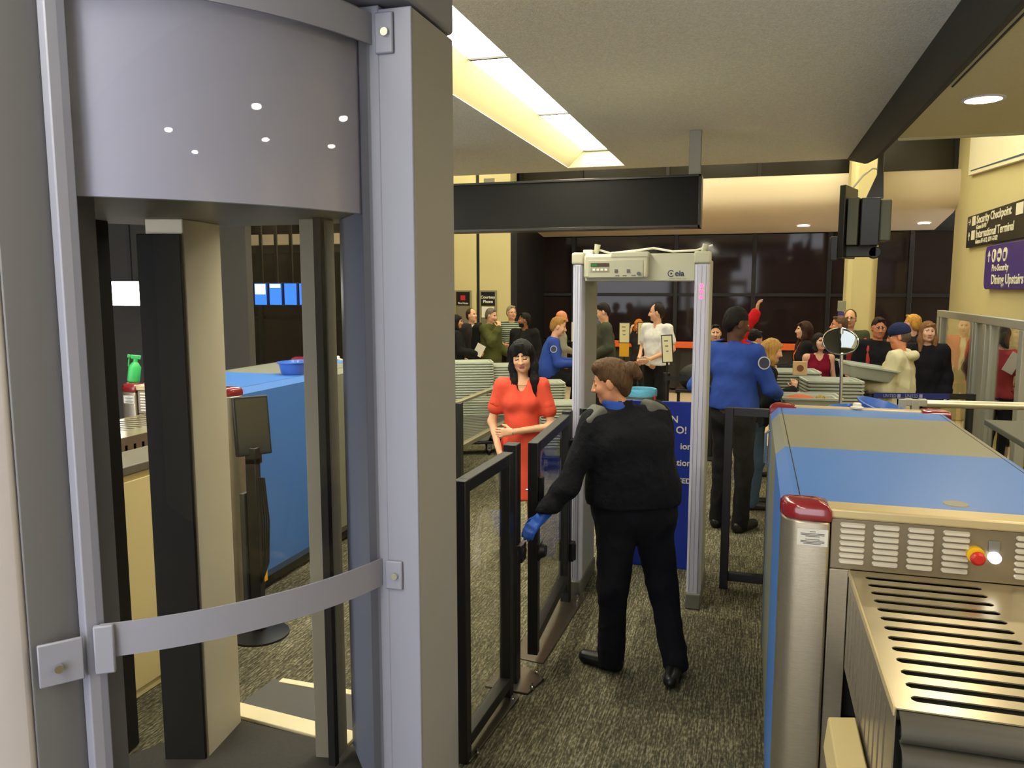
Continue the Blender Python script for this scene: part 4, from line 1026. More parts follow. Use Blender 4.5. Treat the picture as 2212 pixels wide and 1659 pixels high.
# podium, stool and trash can
g = thing('podium', 'black document podium of the seated officer', 'podium', (-2.1, 10.6, 0))
obj('column', MB().box(-2.12, -1.75, 10.5, 10.9, 0, .98), M_BLACKP, g, bevel=.01)
obj('desk_top', MB().box(-2.2, -1.7, 10.42, 10.98, .98, 1.02), M_BLACKP, g, bevel=.006)
g = thing('stool', 'stool with yellow seat under the blue-shirted officer', 'stool', (-2.62, 10.2, 0))
obj('seat', MB().lathe([(.0001, .0), (.19, 0), (.2, .02), (.19, .045), (.0001, .05)], (-2.62, 10.2, .74), 28), mat('stool_yellow', (214, 170, 60), .5), g)
obj('post', MB().cyl((-2.62, 10.2, .05), (-2.62, 10.2, .75), .03), M_CHROME, g)
obj('base', MB().lathe([(.0001, 0), (.22, 0), (.22, .02), (.05, .06), (.0001, .06)], (-2.62, 10.2, 0), 28), M_BLACKP, g)
g = thing('trash_can', 'grey trash can with blue liner behind the officer', 'trash can', (-1.27, 9.5, 0))
obj('can', MB().lathe([(.0001, .0), (.15, 0), (.185, .80), (.175, .80), (.15, .05), (.0001, .05)], (-1.27, 9.5, 0), 28), mat('can_grey', (112, 116, 100), .6), g)
obj('liner', MB().lathe([(.192, .74), (.195, .80), (.186, .825), (.165, .82), (.15, .6)], (-1.27, 9.5, 0), 28), mat('liner_blue', (96, 178, 216), .35, bump=.5, bscale=40), g)
obj('red_strip', MB().box(-1.10, -1.085, 9.38, 9.42, .3, .76), mat('red_strip', (190, 30, 34), .5), g, smooth=0)
g = thing('equipment_cart', 'black equipment cart behind the queue belt near the arch', 'cart', (-.75, 11.1, 0))
obj('tray', MB().box(-1.0, -.45, 11.0, 11.3, .60, .64), M_BLACKP, g, bevel=.006)
for x in (-.97, -.48): obj('leg', MB().box(x - .02, x + .02, 11.13, 11.17, 0, .60), M_BLACK, g)
F0 = MB().ball((-.74, 11.13, .80), (.24, .14, .19), 20, 12)
obj('bag', F0, mat('bag_black', (22, 21, 21), .6, bump=.4, bscale=12), g)

# purple topped info post at the column
g = thing('info_post', 'slim grey post with purple panel by the cream column', 'info post', (1.27, 13.2, 0))
obj('post', MB().box(1.24, 1.30, 13.15, 13.2, 0, 1.55), M_ALU, g, bevel=.004)
obj('head', MB().box(1.215, 1.33, 13.14, 13.2, 1.66, 1.82), mat('info_grey', (140, 142, 120), .5), g, bevel=.006)
obj('purple_panel', MB().box(1.225, 1.31, 13.14, 13.2, 1.52, 1.655), mat('purple_sign', (74, 52, 132), .4), g, bevel=.004)

# aluminium framed glass partition on the right
g = thing('glass_partition', 'aluminium framed glass partition in front of the cream wall', 'partition', (2.25, 9.5, 0))
for y, w in ((11.19, .05), (11.02, .03), (9.52, .05), (9.38, .03), (9.05, .06), (8.83, .03), (7.87, .06)):
    obj('upright', MB().box(2.21, 2.29, y - w, y + w, 0, 1.66), M_ALU, g, bevel=.005)
obj('top_rail', MB().box(2.21, 2.29, 7.3, 11.24, 1.66, 1.74), M_ALU, g, bevel=.005)
obj('bottom_rail', MB().box(2.21, 2.29, 7.3, 11.24, .05, .13), M_ALU, g, bevel=.005)
for y0, y1 in ((9.55, 10.99), (7.94, 8.8)):
    obj('pane', MB().box(2.245, 2.255, y0, y1, .13, 1.66), M_GLASS, g, smooth=0)
obj('filler_panel', MB().box(2.24, 2.26, 9.11, 9.35, .13, 1.66), M_ALU, g, smooth=0)
# ------------------------------------------------------------------ people: signed distance bodies turned into meshes
V = lambda *a: np.array(a, float)
class Field:
    """list of soft-blended primitives; extract() polygonises a box of it with surface nets"""
    def __init__(s): s.p = []
    def rc(s, a, b, ra, rb=None, k=.03, m=0, op=1):
        s.p.append(('c', np.asarray(a, float), np.asarray(b, float), ra, ra if rb is None else rb, k, m, op)); return s
    def el(s, c, r, rot=None, k=.03, m=0, op=1):
        s.p.append(('e', np.asarray(c, float), np.asarray(r, float), np.eye(3) if rot is None else rot, 0, k, m, op)); return s
    def bx(s, c, h, rot=None, r=.01, k=.01, m=0, op=1):
        s.p.append(('b', np.asarray(c, float), np.asarray(h, float), np.eye(3) if rot is None else rot, r, k, m, op)); return s
    def cut(s, n, d):                 # keep the side where n.x <= d
        s.p.append(('h', np.asarray(n, float), d, None, 0, 0, 0, -2)); return s
    @staticmethod
    def dist(p, P):
        t = p[0]
        if t == 'c':
            a, b, ra, rb = p[1:5]; ba = b - a; L2 = max(ba @ ba, 1e-9)
            h = np.clip(((P - a) @ ba) / L2, 0, 1)
            return np.linalg.norm(P - a - h[..., None] * ba, axis=-1) - (ra + (rb - ra) * h)
        if t == 'e':
            q = (P - p[1]) @ p[3]; r = p[2]
            k0 = np.linalg.norm(q / r, axis=-1); k1 = np.linalg.norm(q / (r * r), axis=-1)
            return k0 * (k0 - 1) / np.maximum(k1, 1e-6)
        if t == 'b':
            q = np.abs((P - p[1]) @ p[3]) - (p[2] - p[4])
            return np.linalg.norm(np.maximum(q, 0), axis=-1) + np.minimum(q.max(-1), 0) - p[4]
        return P @ p[1] - p[2]
    def bounds(s):
        lo = np.full(3, 9e9); hi = np.full(3, -9e9)
        for p in s.p:
            if p[7] != 1: continue
            a, b = s.pb(p); lo = np.minimum(lo, a); hi = np.maximum(hi, b)
        return lo, hi
    @staticmethod
    def pb(p):
        if p[0] == 'c': r = max(p[3], p[4]); return np.minimum(p[1], p[2]) - r, np.maximum(p[1], p[2]) + r
        r = np.linalg.norm(p[2]) if p[0] == 'b' else p[2].max()
        return p[1] - r, p[1] + r
    def extract(s, res, lo=None, hi=None):
        b0, b1 = s.bounds()
        lo = b0 - 2 * res if lo is None else np.maximum(lo, b0 - 2 * res); hi = b1 + 2 * res if hi is None else np.minimum(hi, b1 + 2 * res)
        n = np.maximum(np.ceil((hi - lo) / res).astype(int) + 1, 2)
        ax = [lo[i] + res * np.arange(n[i]) for i in range(3)]
        f = np.full(n, .08)
        for p in s.p:
            t, k, op = p[0], p[5], p[7]
            if t == 'h': i0 = np.zeros(3, int); i1 = n
            else:
                a, b = s.pb(p); mg = k + 3 * res
                i0 = np.clip(np.floor((a - mg - lo) / res).astype(int), 0, n); i1 = np.clip(np.ceil((b + mg - lo) / res).astype(int) + 1, 0, n)
                if (i1 <= i0).any(): continue
            P = np.stack(np.meshgrid(*[ax[i][i0[i]:i1[i]] for i in range(3)], indexing='ij'), -1)
            d = s.dist(p, P); sl = tuple(slice(i0[i], i1[i]) for i in range(3)); g = f[sl]
            if op == 1:
                h = np.maximum(k - np.abs(g - d), 0) / max(k, 1e-6); f[sl] = np.minimum(g, d) - h * h * k * .25
            elif op == -1:
                h = np.maximum(k - np.abs(g + d), 0) / max(k, 1e-6); f[sl] = np.maximum(g, -d) + h * h * k * .25
            else: f[sl] = np.maximum(g, d)
        neg = f < 0
        c = np.zeros(n - 1, np.int8); corners = [(i, j, l) for i in (0, 1) for j in (0, 1) for l in (0, 1)]
        sub = lambda arr, o: arr[o[0]:o[0] + n[0] - 1, o[1]:o[1] + n[1] - 1, o[2]:o[2] + n[2] - 1]
        for o in corners: c += sub(neg, o)
        act = (c > 0) & (c < 8); idx = np.argwhere(act)
        if len(idx) == 0: return np.zeros((0, 3)), np.zeros((0, 4), int)
        num = np.full(n - 1, -1); num[act] = np.arange(len(idx))
        acc = np.zeros((len(idx), 3)); cnt = np.zeros(len(idx))
        for o in corners:
            for axx in range(3):
                if o[axx]: continue
                o2 = list(o); o2[axx] = 1
                fa = f[idx[:, 0] + o[0], idx[:, 1] + o[1], idx[:, 2] + o[2]]; fb = f[idx[:, 0] + o2[0], idx[:, 1] + o2[1], idx[:, 2] + o2[2]]
                m = (fa < 0) != (fb < 0); t = np.where(m, fa / np.where(m, fa - fb, 1), 0)
                q = np.tile(np.array(o, float), (len(idx), 1)); q[:, axx] += t
                acc += q * m[:, None]; cnt += m
        vs = lo + res * (idx + acc / cnt[:, None])
        quads = []
        for axx in range(3):
            u, w = (axx + 1) % 3, (axx + 2) % 3
            s0 = [slice(None)] * 3; s1 = [slice(None)] * 3; s0[axx] = slice(0, -1); s1[axx] = slice(1, None)
            A = neg[tuple(s0)]; B = neg[tuple(s1)]
            e = np.argwhere(A != B)
            e = e[(e[:, u] > 0) & (e[:, w] > 0) & (e[:, u] < n[u] - 1) & (e[:, w] < n[w] - 1)]
            if len(e) == 0: continue
            flip = ~A[e[:, 0], e[:, 1], e[:, 2]]
            q = []
            for du, dw in ((-1, -1), (0, -1), (0, 0), (-1, 0)):
                ee = e.copy(); ee[:, u] += du; ee[:, w] += dw; q.append(num[ee[:, 0], ee[:, 1], ee[:, 2]])
            q = np.stack(q, 1); q[flip] = q[flip][:, ::-1]; quads.append(q)
        return vs, (np.concatenate(quads) if quads else np.zeros((0, 4), int))
    def labels(s, P):
        best = np.full(len(P), 9e9); lab = np.zeros(len(P), int)
        for p in s.p:
            if p[7] != 1: continue
            d = s.dist(p, P) ; m = d < best; best[m] = d[m]; lab[m] = p[6]
        return lab

def folds(v, amp, wl, seed, stretch=(1, 1, .55)):
    rg = np.random.RandomState(seed); h = np.zeros(len(v)); p = v * V(*stretch)
    for i in range(6):
        d = rg.normal(size=3); d /= np.linalg.norm(d); w = wl * rg.uniform(.6, 1.7)
        d2 = rg.normal(size=3); d2 /= np.linalg.norm(d2)
        ph = 2 * math.pi * (p @ d) / w + 1.6 * np.sin(2 * math.pi * (p @ d2) / (wl * 2.1) + rg.uniform(0, 6)) + rg.uniform(0, 6)
        h += (1 - np.abs(np.sin(ph * .5))) ** 2 - .32
    return amp * h / 2.0

def field_obj(name, blocks, fld, mats, parent, label=None, fold=None):
    """blocks: list of (res, lo, hi)"""
    VS = []; FS = []; k = 0
    for res, lo, hi in blocks:
        v, q = fld.extract(res, lo, hi)
        if len(q) == 0: continue
        VS.append(v); FS.append(q + k); k += len(v)
    v = np.concatenate(VS); q = np.concatenate(FS)
    if fold:
        nv = np.zeros_like(v); a, b_, c_, d_ = (v[q[:, i]] for i in range(4)); fn = np.cross(c_ - a, d_ - b_)
        for i in range(4): np.add.at(nv, q[:, i], fn)
        nv /= np.maximum(np.linalg.norm(nv, axis=1, keepdims=True), 1e-12)
        v = v + nv * folds(v, fold[0], fold[1], abs(hash(label or name)) % 1000 if False else len(v) % 997, fold[2] if len(fold) > 2 else (1, 1, .55))[:, None]
    me = bpy.data.meshes.new(name)
    me.vertices.add(len(v)); me.vertices.foreach_set('co', v.ravel())
    me.loops.add(q.size); me.loops.foreach_set('vertex_index', q.ravel())
    me.polygons.add(len(q)); me.polygons.foreach_set('loop_start', np.arange(0, q.size, 4))
    for m in mats: me.materials.append(m)
    if len(mats) > 1: me.polygons.foreach_set('material_index', fld.labels(v[q].mean(1)))
    me.update(); me.validate()
    me.polygons.foreach_set('use_smooth', [True] * len(me.polygons))
    o = bpy.data.objects.new(name, me); link(o, parent, False)
    if label: o['label'] = label
    return o

def rotm(yaw=0, pitch=0, roll=0):
    return np.array(Euler((R(pitch), R(roll), R(yaw)), 'XYZ').to_matrix())
def unit(v): v = np.asarray(v, float); return v / max(np.linalg.norm(v), 1e-9)

def add_hand(F, wr, d, n, side, s, curl=.5, k=.008, m=0, grow=0.0, spread=.2):
    """palm, four fingers and thumb; d = pointing direction, n = palm normal, side = +1 thumb towards cross(d,n)"""
    d = unit(d); n = unit(np.asarray(n, float) - d * (np.asarray(n, float) @ d)); t = np.cross(d, n) * side
    g = grow
    for o in (-.022, 0, .022):
        F.rc(wr + d * .012 * s + t * o * .6 * s, wr + d * .085 * s + t * o * s, (.017 + g) * s, (.0135 + g) * s, k=.012, m=m)
    for i, (o, L) in enumerate(((.033, .074), (.011, .083), (-.011, .077), (-.031, .060))):
        p = wr + d * .088 * s + t * o * s; dd = unit(d + t * o * 3 * spread); a = 0
        for j, fr in enumerate((.45, .31, .24)):
            a += curl * (.55, .75, .5)[j]
            v = dd * math.cos(a) + n * math.sin(a)
            q = p + v * L * fr * s
            F.rc(p, q, (.0092 - .0006 * j + g) * s, (.0086 - .0008 * j + g) * s, k=.004, m=m); p = q
    b = wr + d * .025 * s + t * .024 * s; q = b + unit(d * .7 + t * .75 + n * .35) * .045 * s
    F.rc(b, q, (.0135 + g) * s, (.0105 + g) * s, k=.008, m=m)
    F.rc(q, q + unit(d * .9 + t * .25 + n * (.3 + curl * .4)) * .034 * s, (.0102 + g) * s, (.0085 + g) * s, k=.004, m=m)

SKIN_L = (226, 172, 138); SKIN_M = (196, 140, 104); SKIN_D = (86, 56, 42)
def skin_mat(name, rgb): return mat(name, rgb, .55, spec=.35, vary=.05, vscale=14)
def cloth(name, rgb, bump=.35, bscale=9, rough=.9): return mat(name, rgb, rough, spec=.2, bump=bump, bscale=bscale, vary=.05, vscale=5)
def hairm(name, rgb): return mat(name, rgb, .5, spec=.22, vary=.3, vscale=18, bump=.6, bscale=30, stretch=(6, 6, .7))
M_LIPM = mat('lips', (182, 108, 90), .5); M_EYEW = mat('eye_white', (220, 214, 206), .3); M_EYED = mat('eye_dark', (26, 18, 14), .2)

def person(label, loc, face, h=1.75, girth=1.0, skin=('skin_fair', SKIN_L), hair=('short', (60, 42, 30)), head=(0, 0, 0), lean=0.0, sidelean=0.0,
           top=None, inner=None, bottom=((28, 27, 28), 'long'), shoes=(22, 20, 20), J=None, W=None, hands=None, gloves=None, res=.018, hres=.0075,
           glasses=False, beard=None, legs=True, extras=None, female=False, eyes='open', bust=1.0, skirt=None, neckpos=None, headpos=None, group='people at the checkpoint'):
    g = thing('person', label, 'person', (loc[0], loc[1], 0), face, group)
    s = h / 1.75; HS = .98 * s if not female else .95 * s
    ca, sa = math.cos(R(face)), math.sin(R(face))
    def w2l(p): x, y = p[0] - loc[0], p[1] - loc[1]; return V(x * ca + y * sa, -x * sa + y * ca, p[2])
    sw = (.165 if female else .182) * (1 + (girth - 1) * .35)
    j = dict(pelvis=V(0, 0, .94), chest=V(0, 0, 1.28), neck=V(0, -.012, 1.45), head=V(0, .012, 1.632),
             shR=V(sw, -.01, 1.415), shL=V(-sw, -.01, 1.415), elR=V(sw + .055, -.04, 1.13), elL=V(-sw - .055, -.04, 1.13), wrR=V(sw + .05, .07, .89), wrL=V(-sw - .05, .07, .89),
             hipR=V(.085, 0, .92), hipL=V(-.085, 0, .92), knR=V(.095, .02, .50), knL=V(-.095, .02, .50), anR=V(.10, -.02, .085), anL=V(-.10, -.02, .085))
    if J:
        for k, v in J.items(): j[k] = V(*v)
    for k in j: j[k] = j[k] * s
    up = ('chest', 'neck', 'head', 'shR', 'shL', 'elR', 'elL', 'wrR', 'wrL')
    if lean or sidelean:
        for k in up: dz = j[k][2] - j['pelvis'][2]; j[k] = j[k] + V(sidelean * dz, lean * dz, 0)
    if W:
        for k, v in W.items(): j[k] = w2l(v)
    if not (J and 'toR' in J) and not (W and 'toR' in W): j['toR'] = j['anR'] + V(.02, .16, 0) * s; j['toR'][2] = min(j['anR'][2], .085 * s) - .05 * s
    if not (J and 'toL' in J) and not (W and 'toL' in W): j['toL'] = j['anL'] + V(-.02, .16, 0) * s; j['toL'][2] = min(j['anL'][2], .085 * s) - .05 * s
    G = girth * s
    sm = skin_mat(*skin)
    HR = rotm(*head); hc = j['head']
    hp = lambda x, y, z: hc + HR @ (V(x, y, z) * HS)
    hair_m = hairm('hair_%d_%d_%d' % hair[1], hair[1])
    xax = unit(j['shR'] - j['shL']); hx = unit(j['hipR'] - j['hipL'])
    # ---------------- body
    F = Field()
    if legs:
        for q in 'RL':
            lk = .8 if bottom and bottom[1] == 'long' else 1.0
            F.rc(j['hip' + q], j['kn' + q], .078 * G * lk, .054 * s * lk, k=.05); F.rc(j['kn' + q], j['an' + q], .052 * s * lk, .036 * s, k=.03)
            mid = j['kn' + q] * .72 + j['an' + q] * .28 + V(0, -.018, 0) * s
            F.el(mid, (.045 * s * lk, .05 * s * lk, .1 * s), k=.04)
            F.rc(j['an' + q] - V(0, 0, .03) * s, j['to' + q], .036 * s, .026 * s, k=.03)
    F.rc(j['pelvis'] - hx * .07 * G, j['pelvis'] + hx * .07 * G, .098 * G, k=.06)
    F.rc(j['pelvis'], j['chest'] * .55 + j['pelvis'] * .45, .105 * G, .10 * G, k=.07)
    F.rc(j['chest'] - xax * .07 * G, j['chest'] + xax * .07 * G, .10 * G, k=.08)
    F.rc(j['shL'], j['shR'], .048 * s, k=.08)
    F.rc(j['neck'] - V(0, 0, .03) * s, hp(0, -.012, -.06), .055 * s if not female else .046 * s, .050 * s if not female else .042 * s, k=.03)
    for q in 'RL':
        F.rc(j['sh' + q], j['el' + q], .046 * s * (.5 + .5 * girth) * (.86 if female else 1), .036 * s * (.9 if female else 1), k=.03)
        F.rc(j['el' + q], j['wr' + q], .036 * s * (.9 if female else 1), .025 * s * (.92 if female else 1), k=.02)
    w = .94 if female else 1
    F.el(hp(0, -.015, .03), V(.076, .096, .094) * HS, HR, k=.02)
    F.el(hp(0, .022, -.03), V(.063 * w, .070, .085) * HS, HR, k=.03)
    F.rc(hp(-.028, .022, -.076), hp(.028, .022, -.076), .034 * HS * w, k=.03)
    F.el(hp(0, .066, -.096), V(.022, .020, .02) * HS, HR, k=.025)
    for e in (-1, 1):
        F.el(hp(e * .037, .058, -.03), V(.026, .026, .026) * HS, HR, k=.02)
        F.el(hp(e * .077, -.004, -.012), V(.010, .021, .033) * HS, HR @ rotm(e * -18), k=.008)
        F.el(hp(e * .0315, .097, .004), V(.018, .013, .011) * HS, HR, k=.014, op=-1)
        if eyes == 'open':
            F.el(hp(e * .031, .0775, .003), V(.0125, .0085, .0042) * HS, HR, k=.002, m=2)
            F.el(hp(e * .031, .0835, .0033), V(.0058, .0038, .0045) * HS, HR, k=.001, m=3)
            F.rc(hp(e * .019, .0815, .0085), hp(e * .043, .0775, .0075), .0028 * HS, .002 * HS, k=.002, m=4)
        else:
            F.el(hp(e * .031, .0765, .005), V(.0145, .010, .0095) * HS, HR, k=.004)
            F.rc(hp(e * .019, .0835, -.002), hp(e * .043, .080, -.0025), .0026 * HS, .002 * HS, k=.002, m=4)
        F.rc(hp(e * .015, .0925, .0265), hp(e * .030, .0915, .0285), .0030 * HS, .0034 * HS, k=.004, m=4)
        F.rc(hp(e * .030, .0915, .0285), hp(e * .047, .081, .0245), .0034 * HS, .002 * HS, k=.004, m=4)
    F.rc(hp(0, .088, .012), hp(0, .108, -.030), .0085 * HS * w, .0135 * HS * w, k=.012)
    F.rc(hp(-.013, .096, -.034), hp(.013, .096, -.034), .009 * HS * w, k=.008)
    F.rc(hp(-.018, .0865, -.063), hp(.018, .0865, -.063), .0048 * HS, k=.004, m=1)
    F.rc(hp(-.013, .0855, -.0705), hp(.013, .0855, -.0705), .0052 * HS, k=.004, m=1)
    hd = dict(R=dict(d=None, n=None, curl=.6), L=dict(d=None, n=None, curl=.6))
    if hands:
        for q in hands: hd[q].update(hands[q])
    hb = []
    for q, sd in (('R', 1), ('L', -1)):
        d = hd[q]['d']; d = unit(j['wr' + q] - j['el' + q]) if d is None else unit(d)
        n = hd[q]['n']; n = V(-sd, .15, 0) if n is None else V(*n)
        fld = F
        add_hand(fld, j['wr' + q], d, n, hd[q].get('side', sd), s * (.9 if female else 1), hd[q]['curl'])
        c = j['wr' + q] + d * .09 * s; hb.append((c - .13 * s, c + .13 * s))
    big = V(9, 9, 9)
    neckz = hc[2] - .155 * s
    blocks = [(res, None, None)]
    headlo = hc - V(.16, .16, .13) * s; headhi = hc + V(.16, .17, .16) * s
    # coarse body without the head box, fine head, fine hands
    fb = Field(); fb.p = F.p
    blocks = [(res, -big, V(9, 9, headlo[2] + 1.6 * res)), (hres, headlo, headhi)]
    for a, b in hb: blocks.append((min(hres, .0065), a, b))
    field_obj('body', blocks, F, [sm, M_LIPM, M_EYEW, M_EYED, hair_m], g)
    # ---------------- hair
    st = hair[0]; Hf = Field()
    if st != 'bald':
        thin = st in ('short', 'receding', 'afro')
        Hf.el(hp(0, -.019, .035), (V(.0805, .0995, .0965) if thin else V(.084, .102, .097)) * HS, HR, k=.02)
        if st in ('short', 'neat'):
            Hf.el(hp(0, -.05, -.02), V(.074, .064, .07) * HS, HR, k=.03)
            Hf.el(hp(0, .108, -.035), V(.085, .082, .118) * HS, HR, k=.012, op=-1)
            Hf.rc(hp(-.04, .05, .108), hp(.03, .062, .104), .016 * HS, .014 * HS, k=.015)
            Hf.bx(hp(0, .06, -.12), V(.12, .105, .105) * HS, HR, r=.02, k=.01, op=-1)
        elif st == 'receding':
            Hf.el(hp(0, -.05, -.02), V(.074, .064, .07) * HS, HR, k=.03)
            Hf.el(hp(0, .085, .02), V(.072, .10, .13) * HS, HR, k=.012, op=-1)
            Hf.bx(hp(0, .06, -.12), V(.12, .105, .105) * HS, HR, r=.02, k=.01, op=-1)
        elif st == 'afro':
            Hf.el(hp(0, -.05, -.02), V(.074, .064, .07) * HS, HR, k=.03)
            Hf.el(hp(0, .108, -.035), V(.085, .080, .115) * HS, HR, k=.01, op=-1)
            Hf.bx(hp(0, .06, -.12), V(.12, .105, .10) * HS, HR, r=.02, k=.01, op=-1)
        elif st in ('long', 'verylong', 'bob'):
            L = {'long': .24, 'verylong': .34, 'bob': .13}[st]
            Hf.rc(hp(0, -.06, 0), hp(0, -.085, -L * .75), .075 * HS, .06 * HS, k=.03)
            for e in (-1, 1):
                Hf.rc(hp(e * .062, -.01, .03), hp(e * .078, .005, -.10), .034 * HS, .036 * HS, k=.03)
                Hf.rc(hp(e * .078, .0, -.10), hp(e * .085, .045, -L), .036 * HS, .022 * HS, k=.03)
            Hf.el(hp(0, .112, -.035), V(.062, .075, .098) * HS, HR, k=.012, op=-1)
            if st != 'bob': Hf.rc(hp(-.045, .062, .085), hp(.03, .078, .07), .022 * HS, .014 * HS, k=.012)
        elif st == 'bun':
            Hf.el(hp(0, -.05, -.01), V(.076, .07, .075) * HS, HR, k=.03)
            Hf.el(hp(0, -.128, .04), V(.050, .045, .048) * HS, HR, k=.015)
            Hf.el(hp(0, -.150, .01), V(.036, .034, .036) * HS, HR, k=.012)
            Hf.rc(hp(0, -.06, -.03), hp(0, -.062, -.07), .055 * HS, .035 * HS, k=.02)
            Hf.el(hp(0, .03, .095), V(.07, .06, .04) * HS, HR, k=.03)
            Hf.el(hp(0, .105, -.04), V(.090, .085, .105) * HS, HR, k=.012, op=-1)
            Hf.bx(hp(0, .06, -.12), V(.12, .10, .095) * HS, HR, r=.02, k=.01, op=-1)
        elif st == 'beanie':
            pass
        if st == 'beanie':
            Hf.p = []
            Hf.el(hp(0, -.012, .05), V(.092, .110, .092) * HS, HR, k=.02)
            Hf.rc(hp(0, -.10, .035), hp(0, -.10, .036), .02 * HS, k=.02)
            Hf.bx(hp(0, 0, -.10), V(.2, .2, .115) * HS, HR, r=.01, k=.006, op=-1)
            field_obj('knit_hat', [(hres, None, None)], Hf, [cloth('knit_navy', hair[1], .6, 60)], g)
            hr = Field().el(hp(0, -.03, -.01), V(.080, .088, .075) * HS, HR).el(hp(0, .085, -.05), V(.1, .09, .12) * HS, HR, k=.01, op=-1)
            field_obj('hair', [(hres, None, None)], hr, [hairm('hair_grey_brown', (96, 80, 64))], g)
        else:
            field_obj('hair', [(hres, None, None)], Hf, [hair_m], g, fold=(.0035, .03, (1, 1, .35)))
    else:
        hr = Field().el(hp(0, -.03, .0), V(.0795, .086, .06) * HS, HR, k=.01).el(hp(0, .085, -.02), V(.1, .085, .12) * HS, HR, k=.01, op=-1).bx(hp(0, -.03, .09), V(.2, .2, .06) * HS, HR, op=-1)
        field_obj('hair', [(hres, None, None)], hr, [hair_m], g)
    if beard:
        b = Field().el(hp(0, .022, -.042), V(.066, .074, .080) * HS, HR, k=.02).rc(hp(-.028, .024, -.08), hp(.028, .024, -.08), .036 * HS, k=.03).el(hp(0, .068, -.098), V(.025, .022, .022) * HS, HR, k=.02)
        b.bx(hp(0, 0, .055), V(.2, .2, .095) * HS, HR, op=-1).el(hp(0, .1, -.066), V(.024, .03, .010) * HS, HR, k=.004, op=-1).bx(hp(0, -.09, -.05), V(.2, .09, .2) * HS, HR, op=-1)
        b.el(hp(0, .095, -.052), V(.024, .006, .006) * HS, HR, k=.006)
        field_obj('beard', [(hres, None, None)], b, [hairm('beard_%d_%d_%d' % beard, beard)], g)
    if glasses:
        gm = MB()
        for e in (-1, 1):
            ring = [hp(e * .033 + .021 * math.cos(t), .098, .004 + .016 * math.sin(t)) for t in np.linspace(0, 2 * math.pi, 13)]
            gm.tube(ring, .0018 * HS, 5); gm.tube([hp(e * .055, .097, .008), hp(e * .078, .06, .01), hp(e * .082, -.01, .006)], .002 * HS, 5)
        gm.tube([hp(-.012, .099, .008), hp(.012, .099, .008)], .0018 * HS, 5)
        obj('glasses', gm, M_BLACKP, g, False)
    # ---------------- clothes
    def torso(T, e, hem, k=.06, flat=True):
        T.rc(j['pelvis'] - hx * .07 * G, j['pelvis'] + hx * .07 * G, .102 * G + e, k=.06)
        T.rc(j['pelvis'], j['chest'] * .55 + j['pelvis'] * .45, .108 * G + e, .104 * G + e, k=.07)
        T.rc(j['chest'] - xax * .07 * G, j['chest'] + xax * .07 * G, .104 * G + e, k=.08)
        wm = (j['pelvis'] + j['chest']) / 2; ww = .03 if (female and girth < 1.2) else .062
        T.rc(wm - xax * ww * G, wm + xax * ww * G, .104 * G + e, k=.07)
        T.rc(j['shL'] * .96 + j['shR'] * .04, j['shR'] * .96 + j['shL'] * .04, .050 * s + e, k=.07)
        T.rc(j['chest'] + V(0, 0, .06) * s, j['neck'] - V(0, 0, .035) * s, .085 * G, .055 * s + e, k=.05)
        fwd = np.cross(V(0, 0, 1), xax) * 1.0
        if female:
            for z in (-1, 1): T.el(j['chest'] + xax * z * .062 * s + fwd * .075 * s + V(0, 0, -.01) * s, V(.058, .045, .056) * G * bust, k=.05)
        T.cut((0, 0, -1), -hem * s)
    def sleeves(T, e, length):
        for q in 'RL':
            a, b, c = j['sh' + q], j['el' + q], j['wr' + q]
            if length == 'none': continue
            if length == 'short':
                T.rc(a, a * .38 + b * .62, .052 * s * (.5 + .5 * girth) + e, .055 * s + e, k=.04)
            else:
                T.rc(a, b, .050 * s * (.5 + .5 * girth) + e, .043 * s + e, k=.04); T.rc(b, b * .06 + c * .94, .043 * s + e, .034 * s + e, k=.025)
                mid = b * .8 + c * .2; T.el(mid, V(.052, .052, .03) * s + e, k=.03)
                T.el(b * .25 + c * .75, V(.044, .044, .022) * s + e, k=.03)
    fwd = np.cross(V(0, 0, 1), xax)
    if inner:
        T = Field(); torso(T, .008, .90); field_obj('shirt', [(res, None, None)], T, [inner if not isinstance(inner, tuple) else cloth('shirt_%d_%d_%d' % inner, inner)], g)
        c = Field().rc(j['neck'] - V(0, 0, .01), j['neck'] + V(0, .004, .022) * s, .064 * s, .060 * s)
        c.cut((0, 0, 1), j['neck'][2] + .045 * s); c.rc(j['neck'] + fwd * .08 * s - V(0, 0, .02), j['neck'] + fwd * .06 * s + V(0, 0, .05), .03 * s, .05 * s, k=.006, op=-1)
        field_obj('collar', [(min(res, .010), None, None)], c, [inner if not isinstance(inner, tuple) else cloth('shirt_%d_%d_%d' % inner, inner)], g)
    if top:
        col, length, style = top[:3]
        cm = col if not isinstance(col, tuple) else cloth('cloth_%d_%d_%d' % col, col)
        e = {'tee': .012, 'shirt': .014, 'jacket': .026, 'hoodie': .03, 'dress': .006, 'tank': .006, 'uniform': .016, 'sweater': .022}[style]
        hem = {'tee': .88, 'shirt': .86, 'jacket': .80, 'hoodie': .82, 'dress': .60, 'tank': .88, 'uniform': .97, 'sweater': .93}[style]
        if len(top) > 3: hem = top[3]
        T = Field(); torso(T, e, -1)
        T.p.pop()
        if style == 'dress':
            T.rc(j['pelvis'] + V(0, 0, .03) * s, j['pelvis'] - V(0, 0, .58) * s, .118 * s, .205 * s, k=.08)
        if style in ('jacket', 'hoodie', 'tee', 'shirt'):
            T.rc(j['pelvis'] - hx * .06 * G - V(0, 0, .08) * s, j['pelvis'] + hx * .06 * G - V(0, 0, .08) * s, .108 * G + e, k=.06)
        if style == 'uniform':
            T.rc(j['pelvis'] - hx * .075 * G + V(0, 0, .06) * s, j['pelvis'] + hx * .075 * G + V(0, 0, .06) * s, .108 * G + e, k=.05)
        sleeves(T, e, length)
